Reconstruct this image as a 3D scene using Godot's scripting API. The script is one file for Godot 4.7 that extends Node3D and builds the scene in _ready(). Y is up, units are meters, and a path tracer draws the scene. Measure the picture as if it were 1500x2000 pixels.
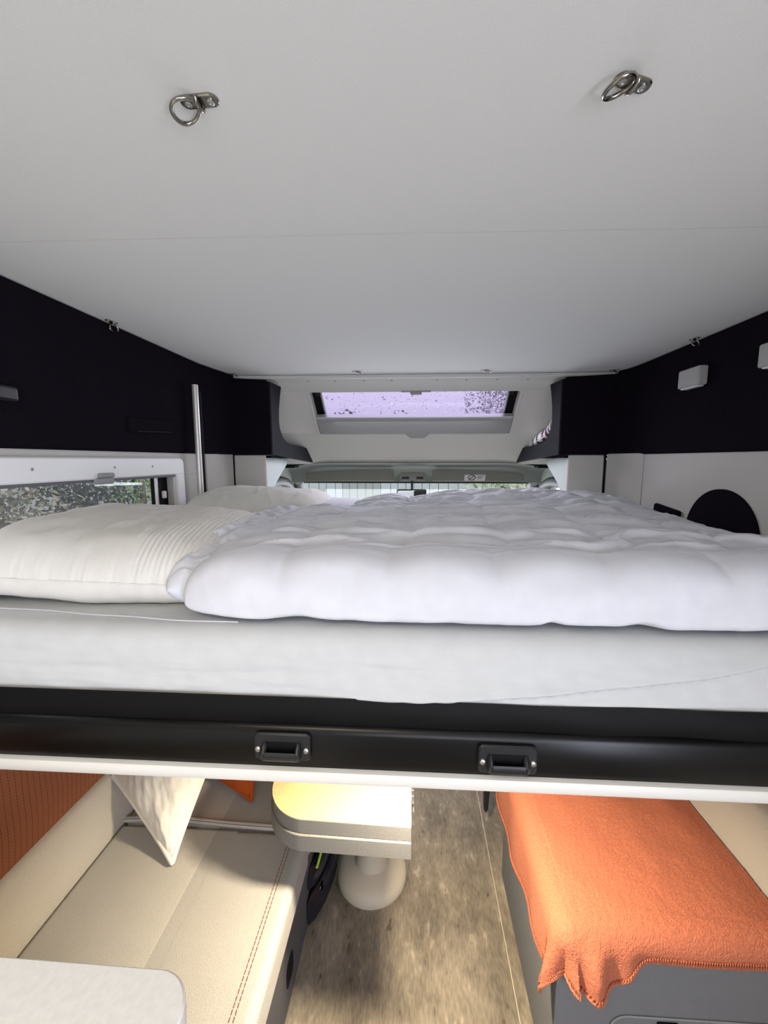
extends Node3D
# Inside a camper van, looking forward over the lowered drop-down bed towards the cab.
# X is right, Y up, and D (= -Z) is the distance ahead of the camera, all in metres.

const CAM_Y := 1.6
const CEIL := 2.03
const XL := -0.965
const XR := 1.015

var M := {}
var T := {}
var names := {}

# ---------------------------------------------------------------- mesh builder
class MB:
	var v := PackedVector3Array()
	var n := PackedVector3Array()
	var uv := PackedVector2Array()
	var ix := PackedInt32Array()

	func vert(p: Vector3, nn: Vector3, t := Vector2.ZERO) -> int:
		v.append(p)
		n.append(nn)
		uv.append(t)
		return v.size() - 1

	func tri(a: int, b: int, c: int) -> void:
		var f := (v[c] - v[a]).cross(v[b] - v[a])
		if f.dot(n[a] + n[b] + n[c]) < 0.0:
			ix.append_array([a, c, b])
		else:
			ix.append_array([a, b, c])

	func quad(a: int, b: int, c: int, d: int) -> void:
		tri(a, b, c)
		tri(a, c, d)

	func flat(p: Array, toward: Vector3) -> void:
		# flat polygon fan, facing toward
		var f: Vector3 = (p[2] - p[0]).cross(p[1] - p[0]).normalized()
		if f.dot(toward) < 0.0:
			f = -f
		var k := []
		for q in p:
			k.append(vert(q, f, Vector2(q.x, q.z)))
		for i in range(1, p.size() - 1):
			tri(k[0], k[i], k[i + 1])

	# box with rounded edges
	func rbox(c: Vector3, size: Vector3, r := 0.003, bs := Basis.IDENTITY, k := 2) -> void:
		var h := size * 0.5
		r = minf(r, minf(h.x, minf(h.y, h.z)) * 0.98)
		for ax in 3:
			for sg in [-1.0, 1.0]:
				var a1 := (ax + 1) % 3
				var a2 := (ax + 2) % 3
				var co := []
				for e in [a1, a2]:
					var l := []
					for i in k + 1:
						l.append([-h[e] + r, -tan(PI / 4.0 * (1.0 - float(i) / k))])
					for i in k + 1:
						l.append([h[e] - r, tan(PI / 4.0 * float(i) / k)])
					co.append(l)
				var w: int = co[0].size()
				var base := v.size()
				for j in w:
					for i in w:
						var cpt := Vector3.ZERO
						var dr := Vector3.ZERO
						cpt[ax] = sg * (h[ax] - r)
						dr[ax] = sg
						cpt[a1] = co[0][i][0]
						dr[a1] = co[0][i][1]
						cpt[a2] = co[1][j][0]
						dr[a2] = co[1][j][1]
						dr = dr.normalized()
						var p := cpt + dr * r
						vert(c + bs * p, bs * dr, Vector2(p[a1], p[a2]))
				for j in w - 1:
					for i in w - 1:
						quad(base + j * w + i, base + j * w + i + 1, base + (j + 1) * w + i + 1, base + (j + 1) * w + i)

	# polygon (2-D) extruded from t0 to t1; at.call(Vector2, t) places a point; bevel b
	func prism(poly: PackedVector2Array, at: Callable, t0: float, t1: float, b := 0.0) -> void:
		var m := poly.size()
		var en := []
		var area := 0.0
		for i in m:
			area += poly[i].cross(poly[(i + 1) % m])
		var s := 1.0 if area > 0.0 else -1.0
		for i in m:
			var e: Vector2 = (poly[(i + 1) % m] - poly[i]).normalized()
			en.append(Vector2(e.y, -e.x) * s)
		var inset := PackedVector2Array()
		for i in m:
			var a: Vector2 = en[(i + m - 1) % m]
			var c: Vector2 = en[i]
			var mid := (a + c).normalized()
			inset.append(poly[i] - mid * b / maxf(0.4, mid.dot(c)))
		var org: Vector3 = at.call(Vector2.ZERO, 0.0)
		var ex: Vector3 = at.call(Vector2(1, 0), 0.0) - org
		var ey: Vector3 = at.call(Vector2(0, 1), 0.0) - org
		var ez: Vector3 = (at.call(Vector2.ZERO, 1.0) - org).normalized()
		var sg := signf(t1 - t0)
		var rings := [[inset, t0], [poly, t0 + b * sg], [poly, t1 - b * sg], [inset, t1]] if b > 0.0 else [[poly, t0], [poly, t1]]
		for q in rings.size() - 1:
			for i in m:
				var j := (i + 1) % m
				var n0: Vector2 = en[i]
				var n1: Vector2 = en[i]
				if en[i].dot(en[(i + m - 1) % m]) > 0.75:
					n0 = (en[i] + en[(i + m - 1) % m]).normalized()
				if en[i].dot(en[j]) > 0.75:
					n1 = (en[i] + en[j]).normalized()
				var tilt := Vector3.ZERO
				if b > 0.0 and q == 0:
					tilt = -ez * sg
				elif b > 0.0 and q == 2:
					tilt = ez * sg
				var w0 := ((ex * n0.x + ey * n0.y).normalized() + tilt).normalized()
				var w1 := ((ex * n1.x + ey * n1.y).normalized() + tilt).normalized()
				var A: PackedVector2Array = rings[q][0]
				var B: PackedVector2Array = rings[q + 1][0]
				quad(vert(at.call(A[i], rings[q][1]), w0, A[i]), vert(at.call(A[j], rings[q][1]), w1, A[j]), vert(at.call(B[j], rings[q + 1][1]), w1, B[j]), vert(at.call(B[i], rings[q + 1][1]), w0, B[i]))
		var ring: PackedVector2Array = rings[0][0]
		var tr := Geometry2D.triangulate_polygon(ring)
		for e in [[t0, -ez * sg], [t1, ez * sg]]:
			var base := v.size()
			for p in ring:
				vert(at.call(p, e[0]), e[1], p)
			for i in range(0, tr.size(), 3):
				tri(base + tr[i], base + tr[i + 1], base + tr[i + 2])

	func tube(pts: Array, r: float, sides := 8, closed := false, flatten := 1.0) -> void:
		var m := pts.size()
		var up := Vector3.ZERO
		var base := v.size()
		for i in m:
			var a: Vector3 = pts[(i + m - 1) % m] if closed or i > 0 else pts[i]
			var b: Vector3 = pts[(i + 1) % m] if closed or i < m - 1 else pts[i]
			var d := (b - a).normalized()
			if up == Vector3.ZERO:
				up = d.cross(Vector3(0.31, 0.92, 0.2)).normalized()
			up = (up - d * up.dot(d)).normalized()
			var side := d.cross(up)
			for k in sides:
				var g := TAU * k / sides
				var o := up * cos(g) + side * sin(g) * flatten
				vert(pts[i] + o * r, o.normalized(), Vector2(float(k) / sides, float(i) * 0.01))
		for i in (m if closed else m - 1):
			var i2 := (i + 1) % m
			for k in sides:
				var k2 := (k + 1) % sides
				quad(base + i * sides + k, base + i * sides + k2, base + i2 * sides + k2, base + i2 * sides + k)
		if not closed:
			for e in [[0, pts[0] - pts[1]], [m - 1, pts[m - 1] - pts[m - 2]]]:
				var nn: Vector3 = e[1].normalized()
				var cc := vert(pts[e[0]], nn)
				var kk := []
				for k in sides:
					kk.append(vert(v[base + e[0] * sides + k], nn))
				for k in sides:
					tri(cc, kk[k], kk[(k + 1) % sides])

	# profile: Vector2(radius, height); turned round the y axis of xf
	func lathe(profile: Array, seg := 32, xf := Transform3D.IDENTITY) -> void:
		var m := profile.size()
		for i in m - 1:
			var p: Vector2 = profile[i]
			var q: Vector2 = profile[i + 1]
			if p.is_equal_approx(q):
				continue
			var e := (q - p).normalized()
			var nn := Vector2(e.y, -e.x)
			var na := nn
			var nb := nn
			if i > 0:
				var e0: Vector2 = (p - profile[i - 1]).normalized()
				var n0 := Vector2(e0.y, -e0.x)
				if n0.dot(nn) > 0.7:
					na = (n0 + nn).normalized()
			if i < m - 2:
				var e1: Vector2 = (profile[i + 2] - q).normalized()
				var n1 := Vector2(e1.y, -e1.x)
				if n1.dot(nn) > 0.7:
					nb = (n1 + nn).normalized()
			var base := v.size()
			for k in seg + 1:
				var g := TAU * k / seg
				var c := cos(g)
				var s := sin(g)
				vert(xf * Vector3(p.x * c, p.y, p.x * s), (xf.basis * Vector3(na.x * c, na.y, na.x * s)).normalized(), Vector2(float(k) / seg, p.y))
				vert(xf * Vector3(q.x * c, q.y, q.x * s), (xf.basis * Vector3(nb.x * c, nb.y, nb.x * s)).normalized(), Vector2(float(k) / seg, q.y))
			for k in seg:
				quad(base + k * 2, base + k * 2 + 2, base + k * 2 + 3, base + k * 2 + 1)

	# (nu+1) x (nv+1) grid of f(u, v), smooth normals that point away from inside
	func grid(nu: int, nv: int, f: Callable, inside: Vector3, uvs := Vector2.ONE) -> void:
		var base := v.size()
		var w := nu + 1
		for j in nv + 1:
			for i in w:
				v.append(f.call(float(i) / nu, float(j) / nv))
				n.append(Vector3.ZERO)
				uv.append(Vector2(float(i) / nu, float(j) / nv) * uvs)
		var score := 0.0
		var faces := PackedInt32Array()
		for j in nv:
			for i in nu:
				var a := base + j * w + i
				faces.append_array([a, a + 1, a + w + 1, a, a + w + 1, a + w])
		for i in range(0, faces.size(), 3):
			var a := faces[i]
			var b := faces[i + 1]
			var c := faces[i + 2]
			var fn := (v[c] - v[a]).cross(v[b] - v[a])
			n[a] += fn
			n[b] += fn
			n[c] += fn
			score += fn.dot(v[a] - inside)
		var sg := 1.0 if score > 0.0 else -1.0
		for i in range(base, v.size()):
			n[i] = (n[i] * sg).normalized() if n[i].length_squared() > 0.0 else Vector3.UP
		for i in range(0, faces.size(), 3):
			if sg > 0.0:
				ix.append_array([faces[i], faces[i + 1], faces[i + 2]])
			else:
				ix.append_array([faces[i], faces[i + 2], faces[i + 1]])

	func done() -> ArrayMesh:
		var a := []
		a.resize(Mesh.ARRAY_MAX)
		a[Mesh.ARRAY_VERTEX] = v
		a[Mesh.ARRAY_NORMAL] = n
		a[Mesh.ARRAY_TEX_UV] = uv
		a[Mesh.ARRAY_INDEX] = ix
		var m := ArrayMesh.new()
		m.add_surface_from_arrays(Mesh.PRIMITIVE_TRIANGLES, a)
		return m


func P(x: float, y: float, d: float) -> Vector3:
	return Vector3(x, y, -d)


# ---------------------------------------------------------------- scene helpers
func numbered(called: String) -> String:
	if not names.has(called):
		names[called] = 0
		return called
	names[called] += 1
	return "%s_%03d" % [called, names[called]]


func tag(o: Node, label: String, category: String, group := "") -> void:
	o.set_meta("label", label)
	o.set_meta("category", category)
	if group:
		o.set_meta("group", group)


func thing(called: String, label: String, category: String, at := Vector3.ZERO, group := "") -> Node3D:
	var o := Node3D.new()
	o.name = numbered(called)
	o.position = at
	add_child(o)
	tag(o, label, category, group)
	return o


func solo(called: String, mb: MB, mat: Material, label: String, category: String, group := "") -> MeshInstance3D:
	var o := MeshInstance3D.new()
	o.name = numbered(called)
	o.mesh = mb.done()
	o.material_override = mat
	add_child(o)
	tag(o, label, category, group)
	return o


func struct(called: String, mb: MB, mat: Material, label: String, category: String) -> MeshInstance3D:
	var o := solo(called, mb, mat, label, category)
	o.set_meta("kind", "structure")
	return o


# a part; its points are given in world space and moved into the parent's frame
func part(parent: Node3D, called: String, mb: MB, mat: Material, label := "") -> MeshInstance3D:
	var o := MeshInstance3D.new()
	o.name = called
	o.mesh = mb.done()
	o.material_override = mat
	var off := Vector3.ZERO
	var q: Node = parent
	while q != self:
		off += (q as Node3D).position
		q = q.get_parent()
	o.position = -off
	parent.add_child(o, true)
	if label:
		o.set_meta("label", label)
	return o


func scatter(parent: Node3D, called: String, mesh: Mesh, mat: Material, xfs: Array, cols := []) -> void:
	var mm := MultiMesh.new()
	mm.transform_format = MultiMesh.TRANSFORM_3D
	mm.use_colors = not cols.is_empty()
	mm.mesh = mesh
	mm.instance_count = xfs.size()
	for i in xfs.size():
		mm.set_instance_transform(i, xfs[i])
		if not cols.is_empty():
			mm.set_instance_color(i, cols[i])
	var o := MultiMeshInstance3D.new()
	o.name = called
	o.multimesh = mm
	o.material_override = mat
	o.set_meta("kind", "stuff")
	o.position = -parent.position
	parent.add_child(o, true)


func C(r: int, g: int, b: int) -> Color:
	return Color(r / 255.0, g / 255.0, b / 255.0)


func smat(c: Color, rough := 0.8, spec := 0.5) -> StandardMaterial3D:
	var m := StandardMaterial3D.new()
	m.albedo_color = c
	m.roughness = rough
	m.metallic_specular = spec
	return m


func fabric(c: Color, tex: String, scale: float, bump := 0.4, rough := 0.95) -> StandardMaterial3D:
	var m := smat(c, rough, 0.2)
	m.albedo_texture = T[tex]
	m.uv1_triplanar = true
	m.uv1_world_triplanar = true
	m.uv1_scale = Vector3.ONE * scale
	if bump > 0.0:
		m.normal_enabled = true
		m.normal_texture = T[tex + "_n"]
		m.normal_scale = bump
	return m


func noise_image(sd: int, freq: float, size: int, oct: int, lo: float, hi: float, stretch := 1) -> Image:
	var f := FastNoiseLite.new()
	f.seed = sd
	f.noise_type = FastNoiseLite.TYPE_SIMPLEX_SMOOTH
	f.frequency = freq
	f.fractal_octaves = oct
	var im := f.get_seamless_image(size, size * stretch)
	if stretch > 1:
		im.resize(size, size)
	im.convert(Image.FORMAT_RGB8)
	var by := im.get_data()
	for i in by.size():
		by[i] = int(255.0 * lerpf(lo, hi, by[i] / 255.0))
	return Image.create_from_data(size, size, false, Image.FORMAT_RGB8, by)


func textures() -> void:
	for e in [["felt", 11, 0.22, 256, 3, 0.86, 1.0], ["weave", 12, 0.3, 256, 2, 0.8, 1.0], ["cloth", 14, 0.02, 256, 4, 0.965, 1.0], ["fuzz", 15, 0.12, 256, 4, 0.7, 1.0], ["speckle", 16, 0.09, 256, 3, 0.84, 1.0]]:
		var im := noise_image(e[1], e[2], e[3], e[4], e[5], e[6])
		T[e[0]] = ImageTexture.create_from_image(im)
		var nm := noise_image(e[1], e[2], e[3], e[4], 0.0, 1.0)
		nm.bump_map_to_normal_map(6.0)
		T[e[0] + "_n"] = ImageTexture.create_from_image(nm)
	# the worn concrete and timber print of the vinyl floor
	var fl := Image.create(1024, 1024, false, Image.FORMAT_RGB8)
	var n1 := FastNoiseLite.new()
	n1.seed = 5
	n1.frequency = 0.006
	n1.fractal_octaves = 5
	var n2 := FastNoiseLite.new()
	n2.seed = 6
	n2.frequency = 0.06
	n2.fractal_octaves = 3
	var n3 := FastNoiseLite.new()
	n3.seed = 7
	n3.frequency = 0.02
	n3.fractal_octaves = 3
	for y in 1024:
		for x in 1024:
			var a := n1.get_noise_2d(x, y * 0.6)
			var b := n2.get_noise_2d(x * 2.6, y * 0.6)
			var c := n3.get_noise_2d(x * 1.5, y * 0.7)
			var g := clampf(0.5 + a * 0.55 + b * 0.30 + c * 0.22, 0.0, 1.0)
			var col := C(90, 83, 73).lerp(C(148, 138, 122), g)
			if c > 0.42:
				col = col.lerp(C(184, 174, 156), clampf((c - 0.42) * 1.6, 0.0, 0.35))
			elif c < -0.55:
				col = col.lerp(C(72, 60, 46), clampf((-0.55 - c) * 5.0, 0.0, 0.55))
			fl.set_pixel(x, y, col)
	T["floor"] = ImageTexture.create_from_image(fl)
	# red-brown back cloth with dashed pinstripes
	var st := Image.create(256, 256, false, Image.FORMAT_RGB8)
	var rn := RandomNumberGenerator.new()
	rn.seed = 3
	for y in 256:
		for x in 256:
			var g := 0.92 + 0.08 * rn.randf()
			var q := absf(fposmod(x + 2.0 * sin(y * TAU / 256.0), 32.0) - 16.0)
			if q < 2.0 and y % 16 < 10:
				g *= 0.72
			st.set_pixel(x, y, Color(g, g, g))
	T["pinstripe"] = ImageTexture.create_from_image(st)


func materials() -> void:
	M.felt = fabric(C(237, 237, 233), "felt", 16.0, 0.10)
	M.headliner = fabric(C(224, 221, 214), "felt", 14.0, 0.15)
	M.beige = fabric(C(202, 200, 194), "felt", 14.0, 0.15)
	M.black_felt = fabric(C(24, 20, 27), "felt", 8.0, 0.2)
	M.black_felt.metallic_specular = 0.1
	M.charcoal = smat(C(31, 31, 36), 0.8, 0.2)
	M.white = fabric(C(223, 225, 232), "cloth", 3.0, 0.0, 0.85)
	M.pillow = fabric(C(228, 226, 220), "cloth", 3.0, 0.0, 0.75)
	M.sheet = fabric(C(206, 208, 208), "cloth", 3.0, 0.0, 0.9)
	M.sofa = fabric(C(190, 188, 181), "weave", 6.0, 0.35)
	M.sofa_dark = fabric(C(174, 172, 167), "weave", 6.0, 0.35)
	M.bolster = fabric(C(202, 196, 183), "weave", 6.0, 0.35)
	M.gray_carpet = fabric(C(132, 134, 138), "weave", 7.0, 0.4)
	M.sofa_base = fabric(C(98, 98, 100), "weave", 7.0, 0.2)
	M.orange = fabric(C(208, 124, 94), "fuzz", 7.0, 0.6)
	M.orange.rim_enabled = true
	M.orange.rim = 0.25
	M.orange.rim_tint = 0.6
	M.orange_linen = fabric(C(192, 92, 40), "weave", 7.0, 0.3)
	M.cream_linen = fabric(C(242, 238, 226), "weave", 7.0, 0.2)
	M.rust = smat(C(146, 92, 66), 0.9, 0.2)
	M.rust.albedo_texture = T.pinstripe
	M.stitch = smat(C(112, 72, 62), 0.9)
	M.gloss_black = smat(C(16, 16, 17), 0.22, 0.5)
	M.satin_black = smat(C(6, 6, 6), 0.3, 0.4)
	M.black_plastic = smat(C(24, 25, 28), 0.4, 0.5)
	M.black = smat(C(10, 10, 11), 0.6, 0.3)
	M.case_black = smat(C(26, 28, 38), 0.25, 0.5)
	M.lime = smat(C(186, 222, 62), 0.5)
	M.white_rail = smat(C(232, 230, 222), 0.4)
	M.white_plastic = smat(C(226, 226, 226), 0.5)
	M.gray_plastic = smat(C(138, 140, 140), 0.6)
	M.lamp_gray = fabric(C(176, 176, 174), "felt", 14.0, 0.1, 0.6)
	M.rail_gray = smat(C(92, 94, 98), 0.6)
	M.trim = smat(C(198, 197, 192), 0.6)
	M.cab_trim = smat(C(172, 180, 178), 0.7)
	M.cab_gray = smat(C(142, 148, 142), 0.8)
	M.visor = fabric(C(150, 151, 142), "felt", 12.0, 0.1)
	M.cassette = smat(C(150, 150, 148), 0.7)
	M.alu = smat(C(214, 212, 216), 0.35)
	M.alu.metallic = 0.6
	M.chrome = smat(C(158, 154, 146), 0.18)
	M.chrome.metallic = 1.0
	M.steel = smat(C(190, 190, 188), 0.35)
	M.steel.metallic = 1.0
	M.pole = smat(C(206, 205, 200), 0.38)
	M.pole.metallic = 0.5
	M.mirror = smat(C(225, 228, 228), 0.03)
	M.mirror.metallic = 1.0
	M.table_top = fabric(C(182, 166, 122), "speckle", 5.0, 0.0, 0.45)
	M.table_edge = fabric(C(122, 121, 118), "speckle", 9.0, 0.0, 0.6)
	M.pedestal = smat(C(188, 180, 162), 0.6)
	M.counter = fabric(C(250, 250, 246), "cloth", 14.0, 0.0, 0.4)
	M.cabinet = smat(C(206, 200, 188), 0.6)
	M.floor = smat(Color.WHITE, 0.55, 0.35)
	M.floor.albedo_texture = T.floor
	M.floor.uv1_triplanar = true
	M.floor.uv1_world_triplanar = true
	M.floor.uv1_scale = Vector3.ONE * 0.714
	M.floor.uv1_offset = Vector3(0.5, 0.0, 0.571)
	M.seam = smat(C(196, 186, 160), 0.6)
	M.shell = smat(C(210, 210, 208), 0.6)
	M.pane = StandardMaterial3D.new()
	M.pane.transparency = BaseMaterial3D.TRANSPARENCY_ALPHA
	M.pane.albedo_color = Color(0.9, 0.95, 0.95, 0.05)
	M.pane.roughness = 0.02
	M.tinted = StandardMaterial3D.new()
	M.tinted.refraction_enabled = true
	M.tinted.refraction_scale = 0.05
	M.tinted.albedo_color = Color(0.90, 0.85, 1.0, 0.0)
	M.tinted.roughness = 0.0
	M.water = StandardMaterial3D.new()
	M.water.refraction_enabled = true
	M.water.refraction_scale = 0.033
	M.water.albedo_color = Color(1, 1, 1, 0.0)
	M.water.roughness = 0.0
	M.leaf = smat(Color.WHITE, 0.7)
	M.leaf.vertex_color_use_as_albedo = true
	M.leaf.cull_mode = BaseMaterial3D.CULL_DISABLED
	M.leaf.backlight_enabled = true
	M.leaf.backlight = Color(0.7, 0.7, 0.7)
	M.bark = smat(C(96, 84, 74), 0.9)
	M.asphalt = fabric(C(150, 148, 144), "speckle", 1.5, 0.0)
	M.board = fabric(C(224, 236, 238), "speckle", 2.0, 0.0)
	M.board_old = fabric(C(194, 202, 200), "speckle", 2.0, 0.0)
	M.paper = smat(C(232, 230, 232), 0.7)
	M.plum = smat(C(92, 50, 84), 0.8)
	M.ink = smat(C(40, 36, 44), 0.8)
	M.lit = smat(C(255, 250, 240), 0.5)
	M.lit.emission_enabled = true
	M.lit.emission = C(255, 250, 240)
	M.lit.emission_energy_multiplier = 1.0


func area(called: String, at: Vector3, towards: Vector3, size: Vector2, energy: float, col: Color) -> void:
	var l := AreaLight3D.new()
	l.name = called
	l.area_size = size
	l.light_energy = energy
	l.light_color = col
	l.shadow_enabled = true
	l.area_range = 8.0
	l.area_normalize_energy = false
	add_child(l)
	var up := Vector3.UP if absf(towards.normalized().y) < 0.9 else Vector3.FORWARD
	l.look_at_from_position(at, at + towards, up)


func _ready() -> void:
	# ------------------------------------------------------------ camera, sky, lights
	var cam := Camera3D.new()
	cam.name = "camera"
	cam.projection = Camera3D.PROJECTION_FRUSTUM
	cam.near = 0.05
	cam.far = 300.0
	cam.size = 2.0 * 0.05 * 1000.0 / 800.0
	cam.frustum_offset = Vector2(-20.0 / 800.0 * 0.05, 0.0)
	cam.position = Vector3(0, CAM_Y, 0)
	cam.rotation = Vector3(-0.12682, 0.04956, 0)
	cam.current = true
	add_child(cam)
	var env := Environment.new()
	var sky := Sky.new()
	var sm := ProceduralSkyMaterial.new()
	sm.sky_top_color = C(250, 251, 255)
	sm.sky_horizon_color = C(150, 151, 156)
	sm.sky_curve = 0.3
	sm.ground_bottom_color = C(100, 100, 99)
	sm.ground_horizon_color = C(120, 121, 122)
	sm.sky_energy_multiplier = 1.32
	sky.sky_material = sm
	env.background_mode = Environment.BG_SKY
	env.sky = sky
	env.tonemap_mode = Environment.TONE_MAPPER_LINEAR
	env.tonemap_exposure = 1.0
	env.sdfgi_enabled = true
	env.ssao_enabled = true
	env.ssil_enabled = true
	var we := WorldEnvironment.new()
	we.name = "environment"
	we.environment = env
	add_child(we)
	# the bright rear window behind the camera, and the two lamps of the living area
	area("rear_window_daylight", Vector3(0.25, 1.3, 2.30), Vector3(0, 0, -1), Vector2(1.3, 1.1), 1.05, C(234, 239, 255))
	area("door_window_daylight", Vector3(1.0, 1.0, 0.95), Vector3(-1, 0, 0), Vector2(0.6, 1.3), 5.2, C(224, 232, 255))
	area("skylight_daylight", P(-0.01, 1.875, 2.50), Vector3(0, -0.9, 0.43), Vector2(1.0, 0.24), 5.0, C(244, 240, 255))
	area("windscreen_daylight", P(0.0, 1.20, 3.45), Vector3(0, 0.3, 1.0), Vector2(1.6, 0.45), 2.0, C(236, 244, 250))
	area("ceiling_lamp_light", Vector3(-0.40, 1.985, 0.26), Vector3(0, -1, 0), Vector2(0.5, 0.3), 4.5, C(255, 234, 200))

	textures()
	materials()
	shell()
	front_cap()
	cab()
	side_window()
	ceiling_fittings()
	wall_fittings()
	bed()
	bedding()
	living_left()
	living_right()
	table()
	counter()
	outdoors()


# ---------------------------------------------------------------- the van's shell
func shell() -> void:
	var b := MB.new()
	b.rbox(P(0.02, -0.03, 0.5), Vector3(2.2, 0.06, 6.2), 0.001)
	var fl := struct("floor", b, M.floor, "worn grey-brown timber and concrete print vinyl floor of the aisle", "floor")
	b = MB.new()
	b.rbox(P(0.312, 0.0, 1.3), Vector3(0.0022, 0.0012, 2.6), 0.0004)
	part(fl, "floor_seam", b, M.seam)
	b = MB.new()
	b.rbox(P(0.025, CEIL + 0.03, -0.13), Vector3(2.2, 0.06, 4.6), 0.001)
	var ce := struct("ceiling", b, M.felt, "pale grey felt-covered ceiling above the bed", "ceiling")
	b = MB.new()
	b.tube([P(-0.95, CEIL, 0.835), P(0, CEIL, 0.845), P(0.99, CEIL, 0.862)], 0.0006, 6)
	part(ce, "ceiling_seam", b, M.beige)
	# left wall, round the window opening
	var d0 := -2.4
	b = MB.new()
	var xw := XL - 0.035
	b.rbox(P(xw, 1.81, -0.15), Vector3(0.05, 0.545, 4.5), 0.001)
	b.rbox(P(xw, 1.395, (0.46 + d0) / 2), Vector3(0.05, 0.29, 0.46 - d0), 0.001)
	b.rbox(P(xw, 1.395, 1.856), Vector3(0.05, 0.29, 0.49), 0.001)
	struct("wall_left", b, M.beige, "beige felt side wall beside the pillows", "wall")
	b = MB.new()
	b.rbox(P(xw, 0.54, -0.175), Vector3(0.05, 1.08, 4.45), 0.001)
	struct("wall_left_lower", b, M.beige, "beige side wall under the bed, behind the left bolsters", "wall")
	b = MB.new()
	b.rbox(P(-1.155, 1.18, -0.175), Vector3(0.05, 0.26, 4.45), 0.001)
	struct("wall_left_niche", b, M.beige, "beige niche wall beside the mattress under the side window", "wall")
	b = MB.new()
	b.rbox(P(-1.075, 1.068, -0.175), Vector3(0.20, 0.025, 4.45), 0.001)
	struct("trim_14", b, M.beige, "lower ledge of the niche beside the mattress", "ledge")
	b = MB.new()
	b.rbox(P(-1.075, 1.303, -0.175), Vector3(0.20, 0.012, 4.45), 0.001)
	struct("trim_15", b, M.beige, "upper ledge of the niche under the side window", "ledge")
	b = MB.new()
	b.rbox(P(XR + 0.035, 1.03, -0.15), Vector3(0.05, 2.06, 4.5), 0.001)
	struct("wall_right", b, M.beige, "beige felt side wall with a round black pad", "wall")
	b = MB.new()
	b.rbox(P(0.02, 1.03, -2.42), Vector3(2.2, 2.06, 0.06), 0.001)
	struct("wall_back", b, M.beige, "beige rear wall behind the viewer", "wall")
	# corner posts and the cross panels beside the cab passage
	b = MB.new()
	b.prism(PackedVector2Array([Vector2(-1.0, 1.88), Vector2(-0.972, 1.88), Vector2(-0.957, 1.96), Vector2(-0.951, 2.12), Vector2(-1.0, 2.14)]), func(p: Vector2, t: float): return P(p.x, t, p.y), 0.0, 1.63, 0.003)
	struct("trim_1", b, M.beige, "beige corner post left, behind the silver pole", "post")
	b = MB.new()
	b.prism(PackedVector2Array([Vector2(1.06, 1.9), Vector2(1.021, 1.9), Vector2(0.985, 2.05), Vector2(0.962, 2.12), Vector2(1.06, 2.14)]), func(p: Vector2, t: float): return P(p.x, t, p.y), 0.0, 1.63, 0.003)
	struct("trim_2", b, M.beige, "beige corner post right, beyond the round pad", "post")
	b = MB.new()
	b.rbox(P(-0.861, 0.82, 2.135), Vector3(0.170, 1.61, 0.03), 0.008)
	struct("trim_3", b, M.beige, "beige cross panel left of the cab passage", "panel")
	b = MB.new()
	b.rbox(P(0.861, 0.82, 2.135), Vector3(0.178, 1.61, 0.03), 0.008)
	struct("trim_4", b, M.beige, "beige cross panel right of the cab passage", "panel")
	b = MB.new()
	b.rbox(P(-0.951, 1.0, 2.142), Vector3(0.02, 1.25, 0.014), 0.001)
	struct("trim_5", b, M.black, "narrow black joint beside the left cross panel", "joint")
	b = MB.new()
	b.rbox(P(0.956, 1.0, 2.142), Vector3(0.02, 1.25, 0.014), 0.001)
	struct("trim_6", b, M.black, "narrow black joint beside the right cross panel", "joint")
	b = MB.new()
	b.rbox(P(0.02, CEIL - 0.010, 2.145), Vector3(1.93, 0.018, 0.018), 0.004)
	struct("trim_7", b, M.trim, "light strip along the front edge of the ceiling", "trim")
	# lamps behind the viewer
	b = MB.new()
	b.rbox(Vector3(0.25, 1.3, 2.36), Vector3(1.42, 1.22, 0.05), 0.01)
	var w := struct("window_1", b, M.white_plastic, "rear window behind the viewer with a drawn daylight blind", "window")
	b = MB.new()
	b.rbox(Vector3(0.25, 1.3, 2.325), Vector3(1.3, 1.1, 0.03), 0.004)
	part(w, "blind", b, M.lit)
	b = MB.new()
	b.rbox(Vector3(XR + 0.005, 1.0, 0.95), Vector3(0.02, 1.42, 0.72), 0.008)
	w = struct("door_1", b, M.white_plastic, "entrance door behind the viewer on the right, its long pane bright with daylight", "door")
	b = MB.new()
	b.rbox(Vector3(XR - 0.006, 1.0, 0.95), Vector3(0.008, 1.3, 0.6), 0.002)
	part(w, "pane", b, M.lit)
	var t := thing("ceiling_lamp", "flat ceiling lamp above the kitchen behind the viewer", "lamp", Vector3(-0.40, CEIL, 0.26))
	b = MB.new()
	b.rbox(Vector3(-0.40, CEIL - 0.012, 0.26), Vector3(0.56, 0.024, 0.36), 0.006)
	part(t, "housing", b, M.white_plastic)
	b = MB.new()
	b.rbox(Vector3(-0.40, CEIL - 0.027, 0.26), Vector3(0.5, 0.008, 0.3), 0.002)
	part(t, "diffuser", b, M.lit)


# ---------------------------------------------------------------- sloping front cap with the skylight
const CAP := [Vector2(2.15, 2.03), Vector2(2.29, 2.016), Vector2(2.42, 1.988), Vector2(2.67, 1.767), Vector2(3.02, 1.569)]
const HX0 := -0.615
const HX1 := 0.598


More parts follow.
